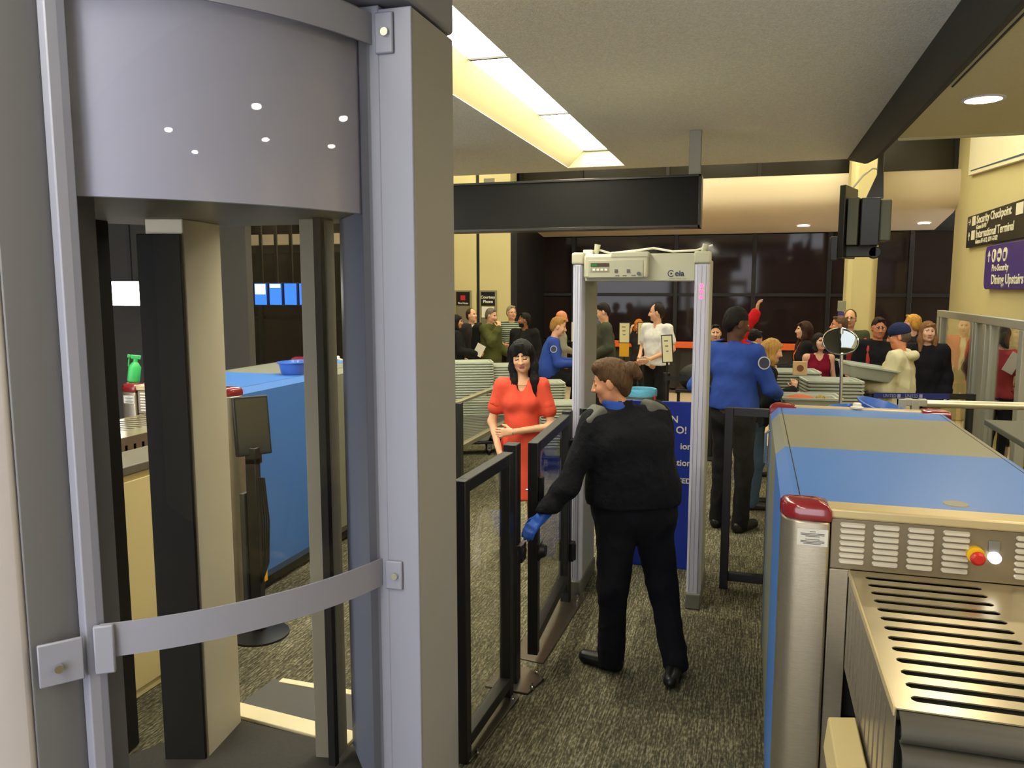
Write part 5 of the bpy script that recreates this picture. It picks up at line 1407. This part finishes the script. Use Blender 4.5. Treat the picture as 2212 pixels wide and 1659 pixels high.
        if style in ('hoodie',):
            T.el(j['neck'] - fwd * .075 * s - V(0, 0, .015) * s, V(.105, .075, .07) * s, k=.04)
            T.rc(j['neck'] + xax * .07 * s + fwd * .02 * s, j['neck'] + fwd * .10 * s - V(0, 0, .10) * s, .028 * s, .02 * s, k=.03)
            T.rc(j['neck'] - xax * .07 * s + fwd * .02 * s, j['neck'] + fwd * .10 * s - V(0, 0, .10) * s, .028 * s, .02 * s, k=.03)
            T.el(j['neck'] - fwd * .05 * s + V(0, 0, .04) * s, V(.07, .06, .05) * s, k=.02, op=-1)
        if style in ('shirt', 'uniform', 'sweater', 'jacket') and not inner:
            T.rc(j['neck'] - V(0, 0, .01), j['neck'] + V(0, 0, .03) * s, .066 * s, .058 * s, k=.012)
        # neck opening
        T.rc(j['neck'] + V(0, .01, .05) * s, j['neck'] + V(0, .01, .12) * s, .056 * s if style not in ('dress', 'tank') else .075 * s, .07 * s, k=.008, op=-1)
        if style in ('dress', 'tank'):
            T.rc(j['neck'] + fwd * .08 * s, j['chest'] + fwd * .145 * s + V(0, 0, .005) * s, .058 * s, .016 * s, k=.01, op=-1)
            if style == 'tank':
                for z in (-1, 1): T.rc(j['shR'] if z > 0 else j['shL'], (j['shR'] if z > 0 else j['shL']) + xax * z * .1 - V(0, 0, .04), .058 * s, .1 * s, k=.01, op=-1)
        elif style == 'shirt':
            T.rc(j['neck'] + fwd * .075 * s, j['neck'] + fwd * .115 * s - V(0, 0, .11) * s, .03 * s, .008 * s, k=.006, op=-1)
        if inner and style in ('jacket', 'hoodie'):
            T.rc(j['neck'] + fwd * .10 * s + V(0, 0, .02), j['chest'] + fwd * .16 * s * G, .05 * s, .038 * s, k=.008, op=-1)
            T.rc(j['chest'] + fwd * .16 * s * G, j['pelvis'] + fwd * .17 * s * G - V(0, 0, .1), .038 * s, .05 * s, k=.008, op=-1)
        T.cut((0, 0, -1), -hem * s)
        field_obj({'dress': 'dress', 'jacket': 'jacket', 'hoodie': 'hoodie', 'sweater': 'sweater'}.get(style, 'top'), [(res, None, None)], T, [cm], g, fold=({'dress': .004, 'tank': .002, 'uniform': .006, 'sweater': .006}.get(style, .009), .12))
    if bottom and legs:
        col, kind = bottom
        T = Field()
        T.rc(j['pelvis'] - hx * .07 * G, j['pelvis'] + hx * .07 * G, .108 * G, k=.06)
        T.rc(j['pelvis'] - hx * .06 * G - V(0, .03, .06) * s, j['pelvis'] + hx * .06 * G - V(0, .03, .06) * s, .10 * G, k=.05)
        for q in 'RL':
            T.rc(j['hip' + q], j['kn' + q], .094 * G, .072 * s * (.6 + .4 * girth), k=.03)
            if kind == 'long':
                T.rc(j['kn' + q], j['an' + q] - V(0, 0, .03) * s, .072 * s * (.6 + .4 * girth), .064 * s * (.6 + .4 * girth), k=.04)
        T.cut((0, 0, 1), j['pelvis'][2] + .09 * s)
        if kind == 'long': T.cut((0, 0, -1), -.022)
        cm = col if not isinstance(col, tuple) else cloth('trousers_%d_%d_%d' % col, col)
        field_obj('trousers', [(res, None, None)], T, [cm], g, fold=(.009, .13))
    if shoes and legs:
        for q in 'RL':
            T = Field()
            d = unit((j['to' + q] - j['an' + q]) * V(1, 1, 0))
            a = j['an' + q] - V(0, 0, .045) * s - d * .03 * s
            zf = j['an' + q][2] - .085 * s
            T.rc(a, j['to' + q] + d * .02 * s, .046 * s, .038 * s, k=.03); T.rc(j['an' + q] - V(0, 0, .02) * s, j['an' + q] + V(0, 0, .02) * s, .044 * s, k=.03)
            T.cut((0, 0, -1), -max(0.0, zf))
            field_obj('shoe', [(min(res, .014), None, None)], T, [mat('shoe_%d_%d_%d' % shoes, shoes, .35)], g)
    if gloves:
        for q in gloves:
            T = Field(); sd = 1 if q == 'R' else -1
            d = hd[q]['d']; d = unit(j['wr' + q] - j['el' + q]) if d is None else unit(d)
            n = hd[q]['n']; n = V(-sd, .15, 0) if n is None else V(*n)
            add_hand(T, j['wr' + q], d, n, hd[q].get('side', sd), s * (.9 if female else 1), hd[q]['curl'], grow=.0028)
            T.rc(j['wr' + q] - unit(j['wr' + q] - j['el' + q]) * .035 * s, j['wr' + q] + d * .02 * s, .034 * s, .03 * s, k=.01)
            field_obj('glove', [(.006, None, None)], T, [mat('blue_nitrile', (38, 92, 196), .4)], g)
    return g, j, s

def pm(g, j_local, face, loc):  # local point to world
    ca, sa = math.cos(R(face)), math.sin(R(face)); x, y, z = j_local
    return V(loc[0] + x * ca - y * sa, loc[1] + x * sa + y * ca, z)
# ------------------------------------------------------------------ the people themselves
def sheet(label, c, size, rot, m=None, name='paper', cat='paper', thick=.002):
    w, h = size
    o = obj(name, MB().box(-w / 2, w / 2, -thick, thick, -h / 2, h / 2), m or M_PAPER, smooth=0)
    o.location = c; o.rotation_euler = tuple(R(a) for a in rot)
    return tag(o, label, cat)

M_NAVY = cloth('officer_sweater_black', (20, 21, 26), .5, 26)
M_TROU = cloth('officer_trousers', (17, 18, 24), .35, 7)
# officer in the dark sweater swinging the gate
LO = (-.585, 4.08)
g, j, s = person('officer in black sweater and blue gloves reaching for the open gate', LO, 42, 1.70, 1.34, ('skin_tan', (214, 150, 112)), ('bun', (92, 68, 44)),
    head=(50, -14, 0), top=(M_NAVY, 'long', 'uniform', .93), bottom=(M_TROU, 'long'), shoes=(14, 14, 15), res=.010, hres=.0045, female=True, eyes='down',
    W=dict(pelvis=(-.575, 4.10, .90), chest=(-.60, 4.06, 1.225), neck=(-.64, 4.06, 1.405), head=(-.70, 4.065, 1.545),
           shL=(-.775, 3.99, 1.335), shR=(-.475, 4.15, 1.365), elL=(-.865, 3.86, 1.045), wrL=(-.985, 3.77, .885), elR=(-.435, 4.20, 1.11), wrR=(-.50, 4.39, 1.03),
           hipL=(-.655, 4.05, .86), hipR=(-.49, 4.13, .86), knL=(-.655, 3.98, .47), knR=(-.42, 4.12, .47), anL=(-.67, 4.02, .085), anR=(-.335, 4.06, .10),
           toL=(-.80, 4.06, .035), toR=(-.345, 3.93, .035)),
    hands=dict(L=dict(d=(-.8, -.1, -.6), n=(.1, .3, -1), curl=.5), R=dict(curl=.7)), gloves='LR', group='officers on duty')
M_PAD = mat('shoulder_pad_grey', (92, 92, 84), .7)
for (c, rz, ry) in (((-.772, 3.988, 1.366), 40, -38), ((-.482, 4.138, 1.394), 40, 26)):
    F = Field().bx((0, 0, 0), (.066, .062, .040), np.eye(3), r=.026)
    o = field_obj('shoulder_pad', [(.008, None, None)], F, [M_PAD], g)
    Mw = Matrix.Translation(c) @ Matrix.Rotation(R(rz), 4, 'Z') @ Matrix.Rotation(R(ry), 4, 'Y')
    o.matrix_basis = (Matrix.Translation((LO[0], LO[1], 0)) @ Matrix.Rotation(R(42), 4, 'Z')).inverted() @ Mw
def gl(p, L, face): ca, sa = math.cos(R(face)), math.sin(R(face)); x, y = p[0] - L[0], p[1] - L[1]; return (x * ca + y * sa, -x * sa + y * ca, p[2])
obj('radio_mic', MB().box(-.022, .022, -.015, .015, -.035, .035).tube([(0, 0, -.03), (.02, .01, -.08), (-.01, .02, -.13), (.02, .02, -.2)], .006, 6).xform(Matrix.Translation(gl((-.84, 4.08, 1.36), LO, 42))), M_BLACKP, g, False, bevel=.005)
obj('badge', MB().cyl(gl((-.862, 4.06, 1.245), LO, 42), gl((-.872, 4.055, 1.245), LO, 42), .03, .026, seg=14), mat('gold_badge', (176, 136, 52), .35, .8), g, False)
cf = Field().rc(gl((-.655, 4.055, 1.405), LO, 42), gl((-.685, 4.06, 1.445), LO, 42), .068, .058).cut((0, 0, 1), 1.452).rc(gl((-.66, 4.06, 1.47), LO, 42), gl((-.70, 4.06, 1.52), LO, 42), .056, .06, k=.004, op=-1)
field_obj('collar', [(.008, None, None)], cf, [cloth('collar_blue', (52, 82, 170))], g)

# barefoot woman in the red dress
LR = (-1.60, 5.52)
g, j, s = person('barefoot woman in an orange-red dress waiting with folded arm', LR, 194, 1.645, .90, ('skin_light', (228, 176, 140)), ('custom', (22, 18, 18)),
    head=(-6, -12, 6), female=True, eyes='down', bust=.85, top=(cloth('dress_coral', (220, 82, 60), .25, 9), 'short', 'dress', .53), bottom=None, shoes=None, res=.011, hres=.0042,
    J=dict(elR=(.235, -.01, 1.12), wrR=(.165, .13, .90), elL=(-.235, .03, 1.09), wrL=(.06, .20, 1.075), shR=(.158, -.01, 1.405), shL=(-.158, -.01, 1.405), toR=(.13, .14, .03), toL=(-.11, .15, .03)),
    hands=dict(L=dict(d=(.95, .1, -.05), n=(.15, -1, -.1), curl=.7), R=dict(d=(-.3, .25, -.9), n=(-.8, -.5, 0), curl=.4)), group='passengers waiting in view')
HS = .95 * s; HR = rotm(-6, -12, 6); hp = lambda x, y, z: j['head'] + HR @ (V(x, y, z) * HS)
H = Field().el(hp(0, -.018, .042), V(.088, .106, .098) * HS, HR, k=.02)
H.rc(hp(0, -.065, .02), hp(0, -.10, -.22), .078 * HS, .065 * HS, k=.04)
for e in (-1, 1):
    H.rc(hp(e * .066, -.012, .05), hp(e * .084, -.005, -.09), .036 * HS, .036 * HS, k=.03)
    H.rc(hp(e * .084, -.005, -.09), hp(e * .082, .05, -.20), .038 * HS, .034 * HS, k=.03)
    H.rc(hp(e * .082, .05, -.20), hp(e * .068, .10, -.31), .034 * HS, .02 * HS, k=.03)
    H.rc(hp(e * .092, .04, -.18), hp(e * .095, .085, -.29), .02 * HS, .008 * HS, k=.02)
H.el(hp(0, .118, -.04), V(.060, .082, .098) * HS, HR, k=.01, op=-1)
for x in (-.055, -.040, -.026, .024, .040, .055): H.rc(hp(x * .45, .066, .108), hp(x * 1.12, .094 - abs(x) * .25, .050 - abs(x) * .45), .017 * HS, .009 * HS, k=.010)
H.rc(hp(-.012, .074, .098), hp(-.006, .092, .068), .014 * HS, .006 * HS, k=.010)
field_obj('hair', [(.0055, None, None)], H, [hairm('hair_black', (20, 17, 18))], g, fold=(.003, .022, (1, 1, .18)))
st = MB(); rr = random.Random(3)
for e_ in (-1, 1):
    for k_ in range(14):
        x0, y0_, L_ = rr.uniform(.055, .105), rr.uniform(.02, .075), rr.uniform(.28, .36)
        st.tube([tuple(hp(e_ * x0 * .95, y0_ * .6, -.12)), tuple(hp(e_ * x0, y0_ + .015, -.2)), tuple(hp(e_ * (x0 - .006), y0_ + .045, -L_ * .85)), tuple(hp(e_ * (x0 + rr.uniform(-.02, .012)), y0_ + .055, -L_))], [.005, .0045, .003, .0008], 5)
obj('loose_strands', st, MATS['hair_black'], g, False)['kind'] = 'stuff'
sash = Field().rc((0, 0, 1.085 * s), (0, .012, 1.13 * s), .122 * s, .118 * s)
sash.cut((0, 0, 1), 1.14 * s).cut((0, 0, -1), -1.075 * s)
for q, sd in (('R', 1), ('L', -1)):     # flutter sleeves
    F = Field(); a = j['sh' + q]; b = j['el' + q]
    F.rc(a * .9 + b * .1, a * .50 + b * .50, .050 * s, .062 * s).rc(a * .7 + b * .3, a * .36 + b * .64, .044 * s, .056 * s, k=.01, op=-1)
    field_obj('flutter_sleeve', [(.008, None, None)], F, [MATS['dress_coral']], g)
obj('bracelet', MB().tube([tuple(j['wrL'] + V(0, .024 * math.cos(t), .026 * math.sin(t)) * s) for t in np.linspace(0, 2 * math.pi, 17)], .003, 6), M_CHROME, g, False)
obj('necklace', MB().tube([tuple(j['neck'] + V(.062 * math.sin(t), .02 + .055 * math.cos(t), -.01 - .022 * (math.cos(t) + .4)) * s) for t in np.linspace(-1.5, 1.5, 15)], .0018, 5), mat('gold_metal', (150, 126, 70), .35, .8), g, False)

# tall officer in the blue shirt behind the arch
M_BLUES = cloth('uniform_blue', (48, 74, 152), .35, 6)
LM = (-.14, 6.80)
g, j, s = person('tall officer in royal blue uniform shirt behind the arch', LM, -28, 1.86, 1.0, ('skin_dark', SKIN_D), ('afro', (18, 15, 14)), head=(-36, -14, 0),
    top=(M_BLUES, 'long', 'uniform', .97), bottom=((24, 23, 24), 'long'), shoes=(18, 17, 16), res=.012, hres=.006,
    J=dict(elR=(.27, .06, 1.14), wrR=(.20, .32, 1.07), elL=(-.29, -.10, 1.13), wrL=(-.20, .14, 1.03)), gloves='RL', group='officers on duty')
obj('belt', MB().lathe([(.17, -.02), (.174, -.02), (.174, .02), (.17, .02)], (0, 0, .985 * s), 28, .95, .74), M_BLACK, g, False)
def patch(g, c, n, r):
    c = V(*c); n = unit(n)
    obj('shoulder_patch', MB().cyl(c, c + n * .004, r, seg=24), mat('patch_white', (190, 192, 196), .6), g, False)
    obj('patch_emblem', MB().cyl(c + n * .004, c + n * .006, r * .84, seg=24), mat('patch_navy', (42, 48, 74), .6), g, False)
    obj('patch_stripe', MB().cyl(c + n * .006 + V(0, 0, -r * .25), c + n * .0075 + V(0, 0, -r * .25), r * .42, seg=16), mat('patch_stripe', (170, 104, 84), .6), g, False)
ac = j['shR'] * .74 + j['elR'] * .26
patch(g, ac + V(.058, -.045, .0) * 1.0, (1, -.75, .15), .052)
for sd in (-1, 1):
    e = obj('epaulette', MB().box(-.06, .06, -.022, .022, -.004, .006).xform(Matrix.Translation(tuple(j['shR' if sd > 0 else 'shL'] * .82 + j['neck'] * .18 + V(0, 0, .072))) @ Matrix.Rotation(R(sd * 14), 4, 'Y')), M_BLUES, g, False, bevel=.003)
    for k in range(3): obj('epaulette_bar', MB().box(-.004 + k * .018, .006 + k * .018, -.022, .022, .006, .008).xform(Matrix.Translation(tuple(j['shR' if sd > 0 else 'shL'] * .82 + j['neck'] * .18 + V(0, 0, .073))) @ Matrix.Rotation(R(sd * 14), 4, 'Y')), mat('epaulette_gold', (196, 180, 140), .6), e, False)

# blonde woman in black sweater and jeans
M_JEAN = cloth('denim', (62, 84, 108), .4, 12)
person('blonde woman in black sweater and jeans holding up a small tan box', (.035, 7.55), -78, 1.565, .95, ('skin_fair', SKIN_L), ('long', (188, 142, 72)), head=(0, -16, 0), lean=.20, female=True,
    top=((26, 28, 28), 'long', 'sweater', .86), bottom=(M_JEAN, 'long'), shoes=(40, 36, 32), res=.012, hres=.006,
    J=dict(elR=(.21, .04, 1.12), wrR=(.12, .28, 1.24), elL=(-.2, .06, 1.12), wrL=(-.08, .30, 1.16)), hands=dict(R=dict(d=(-.3, .2, .9), n=(-1, 0, 0), curl=.8)), group='passengers waiting in view')
o = obj('tan_box', MB().box(-.06, .06, -.012, .012, -.06, .06), mat('tan_card', (206, 174, 122), .7), bevel=.003)
o.location = (.40, 7.42, 1.32); o.rotation_euler = (0, 0, R(8)); tag(o, 'tan card with brown circle held by the blonde woman', 'box')
obj('printed_circle', MB().cyl((0, -.0135, 0), (0, -.012, 0), .03, seg=20), mat('brown_print', (120, 78, 50), .7), o, False)

person('dark haired passenger raising one arm in a red sleeve', (.0, 8.90), -75, 1.575, 1.0, ('skin_medium', SKIN_M), ('short', (16, 14, 14)), head=(10, -12, 0),
    top=((204, 30, 34), 'long', 'jacket'), bottom=((40, 42, 50), 'long'), res=.014, W=dict(elR=(-.15, 8.72, 1.50), wrR=(.02, 8.72, 1.77), shR=(.0, 8.74, 1.33), shL=(.06, 9.06, 1.30)),
    hands=dict(R=dict(d=(.1, .1, 1), n=(0, 1, 0), curl=.6)), group='passengers waiting in view')

# seated officer at the podium
g, j, s = person('fair haired officer in blue shirt seated on the yellow stool', (-2.60, 10.2), -72, 1.76, 1.05, ('skin_fair', SKIN_L), ('short', (168, 122, 62)), head=(-8, -14, 0),
    top=(M_BLUES, 'long', 'uniform', .84), bottom=((24, 23, 24), 'long'), res=.016, lean=.10, hands=None,
    J=dict(pelvis=(0, 0, .88), chest=(0, .02, 1.18), neck=(0, .03, 1.335), head=(0, .075, 1.505), shR=(.185, .02, 1.30), shL=(-.185, .02, 1.30), elR=(.26, .10, 1.04), wrR=(.18, .36, 1.02), elL=(-.25, .12, 1.04), wrL=(-.14, .38, 1.02),
           hipR=(.1, .04, .85), hipL=(-.1, .04, .85), knR=(.14, .40, .78), knL=(-.14, .40, .78), anR=(.14, .36, .36), anL=(-.14, .36, .36), toR=(.15, .50, .30), toL=(-.15, .50, .30)), gloves='RL', group='officers on duty')
patch(g, j['shR'] * .72 + j['elR'] * .28 + V(.06, -.02, 0), (1, -.3, .15), .045)

QG = 'passengers in the queue'
person('black haired woman in dark jacket holding white papers', (-4.54, 11.9), -72, 1.59, .95, ('skin_medium', SKIN_M), ('long', (20, 16, 16)), female=True, head=(0, -4, 0), inner=(40, 40, 42), top=((30, 30, 32), 'long', 'jacket', .72),
       J=dict(elR=(.2, .08, 1.13), wrR=(.12, .36, 1.08)), group=QG)
sheet('white papers in the hand of the black haired woman', (-4.14, 11.86, 1.04), (.14, .2), (10, 28, 10))
person('brown haired man in white shirt under a dark jacket', (-4.645, 12.9), -122, 1.66, 1.0, ('skin_fair', SKIN_L), ('receding', (66, 44, 32)), head=(14, 8, 0), inner=(232, 230, 222), top=((44, 42, 42), 'long', 'jacket'), group=QG)
LQ = (-4.095, 12.3)
g, j, s = person('grey haired man in olive hoodie touching his chin', LQ, -104, 1.685, 1.05, ('skin_fair', SKIN_L), ('short', (112, 106, 92)), head=(0, -10, 0), top=((76, 80, 42), 'long', 'hoodie'), res=.016,
       J=dict(elR=(.24, .16, 1.18), wrR=(.09, .22, 1.43), elL=(-.22, .02, 1.10), wrL=(-.16, .26, .98)), hands=dict(R=dict(d=(-.35, -.2, .9), n=(-.5, -.8, 0), curl=.9)), group=QG)
F = Field().rc(j['neck'] + V(.075, -.01, .015) * s, j['neck'] + V(.05, .09, -.08) * s, .026 * s, .02 * s).rc(j['neck'] + V(-.075, -.01, .015) * s, j['neck'] + V(-.05, .09, -.08) * s, .026 * s, .02 * s, k=.02).rc(j['neck'] + V(.07, -.03, .015) * s, j['neck'] + V(-.07, -.03, .015) * s, .035 * s, k=.03)
field_obj('hood_inside', [(.010, None, None)], F, [cloth('hood_cream', (222, 214, 150))], g)
F = Field().bx((0, -.21 * s, 1.24 * s), (.15, .09, .23), None, r=.06).bx((0, -.29 * s, 1.15 * s), (.11, .05, .12), None, r=.04, k=.02)
field_obj('backpack', [(.014, None, None)], F, [cloth('backpack_black', (24, 24, 24))], g)
person('grey haired man with glasses in a striped polo shirt', (-3.985, 13.1), 196, 1.71, 1.15, ('skin_fair', SKIN_L), ('short', (148, 136, 112)), head=(26, 0, 0), glasses=True,
       top=(striped_mat('polo_stripes', (34, 40, 56), (150, 166, 140), 9.0, 'Z', .45), 'short', 'tee'), J=dict(elR=(.27, 0, 1.14), wrR=(.12, .26, 1.08), elL=(-.27, 0, 1.14), wrL=(-.1, .28, 1.06)), group=QG)
person('bearded dark haired man in black jacket looking left', (-3.38, 11.8), 172, 1.635, 1.05, ('skin_brown', (150, 98, 66)), ('short', (22, 18, 16)), head=(-62, 0, 0), beard=(24, 19, 17), inner=(36, 32, 30), top=((26, 24, 24), 'long', 'jacket'), group=QG)
person('bald man in grey shirt bending over the podium', (-2.978, 12.4), -80, 1.65, 1.0, ('skin_ruddy', (214, 138, 98)), ('bald', (120, 92, 66)), head=(0, -12, 0), lean=.05, top=((150, 146, 130), 'long', 'shirt'),
       J=dict(elR=(.22, .10, 1.13), wrR=(.12, .38, 1.02)), group=QG)
person('man in grey green blazer looking down behind the arch', (-2.03, 11.3), 108, 1.80, 1.02, ('skin_fair', SKIN_L), ('short', (34, 26, 22)), head=(0, -18, 0), lean=.05, inner=(96, 98, 76), top=((70, 72, 58), 'long', 'jacket'),
       J=dict(elL=(-.24, -.02, 1.14), wrL=(-.13, .24, 1.0)), group=QG)
person('orange haired person resting a bare arm against the face', (-1.93, 14.0), 165, 1.47, .9, ('skin_fair', SKIN_L), ('bob', (206, 122, 44)), head=(20, -30, 0), female=True, top=((40, 38, 42), 'short', 'tee'),
       J=dict(elR=(.26, .16, 1.22), wrR=(.10, .17, 1.52)), hands=dict(R=dict(d=(-.2, 0, 1), n=(-.6, -.7, 0), curl=.7)), group=QG)
g, j, s = person('dark haired man in white short sleeved shirt with papers', (-1.33, 11.5), 152, 1.79, 1.05, ('skin_fair', SKIN_L), ('receding', (36, 26, 22)), head=(-54, -4, 0), top=((226, 224, 222), 'short', 'shirt', .90), res=.014,
       J=dict(elR=(.25, -.02, 1.13), wrR=(.12, .24, .99), elL=(-.26, -.02, 1.13), wrL=(-.08, .26, 1.0)), group=QG)
obj('bag_strap', MB().tube([tuple(j['shR'] * .8 + V(0, .02, .075)), tuple(j['shR'] * .8 + V(0, .11, -.02)), tuple(j['shR'] * .85 + V(0, .12, -.2)), tuple(j['shR'] + V(.02, .06, -.4))], .014, 8), M_BLACKP, g, False)
sheet('white papers held by the white shirted man', (-1.45, 11.22, .99), (.16, .1), (30, 20, 0))
person('small dark haired passenger glimpsed beside the arch column', (-.47, 10.5), 185, 1.55, .95, ('skin_fair', SKIN_L), ('short', (26, 22, 20)), top=((70, 60, 54), 'long', 'tee'), group=QG)
person('woman in black jacket and orange scarf holding a booklet', (.60, 10.5), 98, 1.61, .95, ('skin_fair', SKIN_L), ('long', (62, 38, 28)), female=True, head=(4, 2, 0), inner=(236, 112, 38), top=((28, 26, 26), 'long', 'jacket'),
       J=dict(elR=(.2, .06, 1.13), wrR=(.07, .30, 1.10), elL=(-.2, .06, 1.13), wrL=(-.06, .32, 1.10)), res=.015, group=QG)
sheet('open booklet in the hands of the orange scarf woman', (.22, 10.42, 1.10), (.17, .12), (62, 0, 10))
person('short dark haired woman in a maroon sleeveless top', (.735, 9.9), 188, 1.50, .9, ('skin_light', (228, 176, 140)), ('bob', (30, 22, 20)), female=True, head=(14, 6, 4), top=((124, 18, 42), 'none', 'tank'), res=.014, group=QG)
person('tanned man in navy coat looking left behind the mirror', (1.03, 10.8), 115, 1.665, 1.05, ('skin_ruddy', (214, 138, 98)), ('short', (108, 84, 58)), head=(-16, 0, 0), top=((30, 32, 48), 'long', 'jacket'), group=QG)
person('man with glasses in a green t-shirt by the cream column', (1.235, 11.6), 168, 1.725, 1.1, ('skin_fair', SKIN_L), ('receding', (92, 70, 48)), glasses=True, top=((80, 84, 62), 'short', 'tee'), group=QG)
g, j, s = person('man with glasses in black jacket carrying a red backpack', (1.37, 10.0), 196, 1.68, 1.15, ('skin_ruddy', (214, 138, 98)), ('short', (44, 30, 24)), glasses=True, head=(-10, -8, 0), top=((26, 25, 26), 'long', 'jacket'), group=QG)
for sd in (-1, 1):
    obj('backpack_strap', MB().tube([tuple(j['neck'] + V(sd * .13, -.09, -.02)), tuple(j['neck'] + V(sd * .135, -.01, .035)), tuple(j['neck'] + V(sd * .14, .075, -.04)), tuple(j['neck'] + V(sd * .15, .13, -.2)), tuple(j['neck'] + V(sd * .16, .09, -.38))], .022, 8), mat('strap_red', (176, 44, 42), .7), g, False)
F = Field().bx((.06, -.22 * s, 1.17 * s), (.19, .10, .25), None, r=.07)
field_obj('backpack', [(.016, None, None)], F, [cloth('backpack_red', (150, 40, 40))], g)
LB = (1.36, 8.5)
g, j, s = person('man in navy knit hat and cream hooded jacket carrying a tray', LB, 70, 1.67, 1.12, ('skin_ruddy', (214, 138, 98)), ('beanie', (34, 42, 72)), head=(14, -12, 0), top=((206, 196, 152), 'long', 'hoodie', .88), bottom=((60, 58, 44), 'long'), res=.012, hres=.0065,
       J=dict(elR=(.26, .03, 1.12), wrR=(.20, .27, 1.10), elL=(-.25, .05, 1.10), wrL=(-.17, .36, 1.15)), hands=dict(R=dict(d=(0, 1, .05), n=(-.2, 0, 1), curl=.4)), glasses=True, group=QG)
F = Field().el(j['neck'] + V(0, -.085, -.01) * s, V(.125, .095, .065) * s).rc(j['neck'] + V(.10, -.02, .0) * s, j['neck'] + V(.06, .09, -.05) * s, .035 * s, .025 * s, k=.03).rc(j['neck'] + V(-.10, -.02, .0) * s, j['neck'] + V(-.06, .09, -.05) * s, .035 * s, .025 * s, k=.03)
F.el(j['neck'] + V(0, -.065, .045) * s, V(.085, .065, .05) * s, k=.02, op=-1)
field_obj('hood', [(.010, None, None)], F, [MATS['cloth_206_196_152']], g)
o = bpy.data.objects.new('bin', BIN_ME); COL.objects.link(o); o.location = (1.04, 8.32, 1.155); o.rotation_euler = (R(2), R(9), R(14)); tag(o, 'grey tray carried by the man in the knit hat', 'bin')
person('yellow blond passenger behind the knit hat', (1.83, 10.6), 50, 1.70, 1.0, ('skin_fair', SKIN_L), ('short', (214, 158, 66)), top=((48, 40, 44), 'long', 'jacket'), group=QG)
person('woman with long light brown hair in black coat', (1.82, 9.65), 172, 1.66, .98, ('skin_light', (228, 176, 140)), ('long', (140, 98, 58)), female=True, head=(12, 0, 0), top=((24, 22, 24), 'long', 'jacket'), res=.015, group=QG)
person('older man in red jacket behind the glass partition', (2.70, 12.0), 165, 1.62, 1.05, ('skin_fair', SKIN_L), ('receding', (120, 96, 70)), inner=(210, 200, 160), top=((184, 48, 46), 'long', 'jacket'), group=QG)
person('blonde person lifting a hand behind the glass partition', (2.68, 11.05), 110, 1.46, .95, ('skin_fair', SKIN_L), ('bob', (196, 150, 78)), female=True, top=((92, 66, 60), 'long', 'sweater'), J=dict(elR=(.24, .14, 1.06), wrR=(.12, .34, 1.2)), group=QG)
person('dark haired passenger furthest behind the glass partition', (2.66, 13.1), 150, 1.52, 1.0, ('skin_medium', SKIN_M), ('short', (30, 22, 20)), top=((66, 50, 58), 'long', 'jacket'), group=QG)
person('dark haired woman in coral top sorting papers behind glass', (2.62, 9.95), -48, 1.60, .98, ('skin_fair', SKIN_L), ('bob', (44, 34, 28)), female=True, head=(-16, -20, 0), top=((184, 66, 66), 'short', 'tee'),
       J=dict(elR=(.22, .06, 1.12), wrR=(.08, .30, 1.10), elL=(-.22, .06, 1.10), wrL=(-.06, .32, 1.02)), group=QG)
sheet('paper sheet held by the woman in the coral top', (2.66, 9.68, 1.22), (.15, .22), (10, 25, 30))
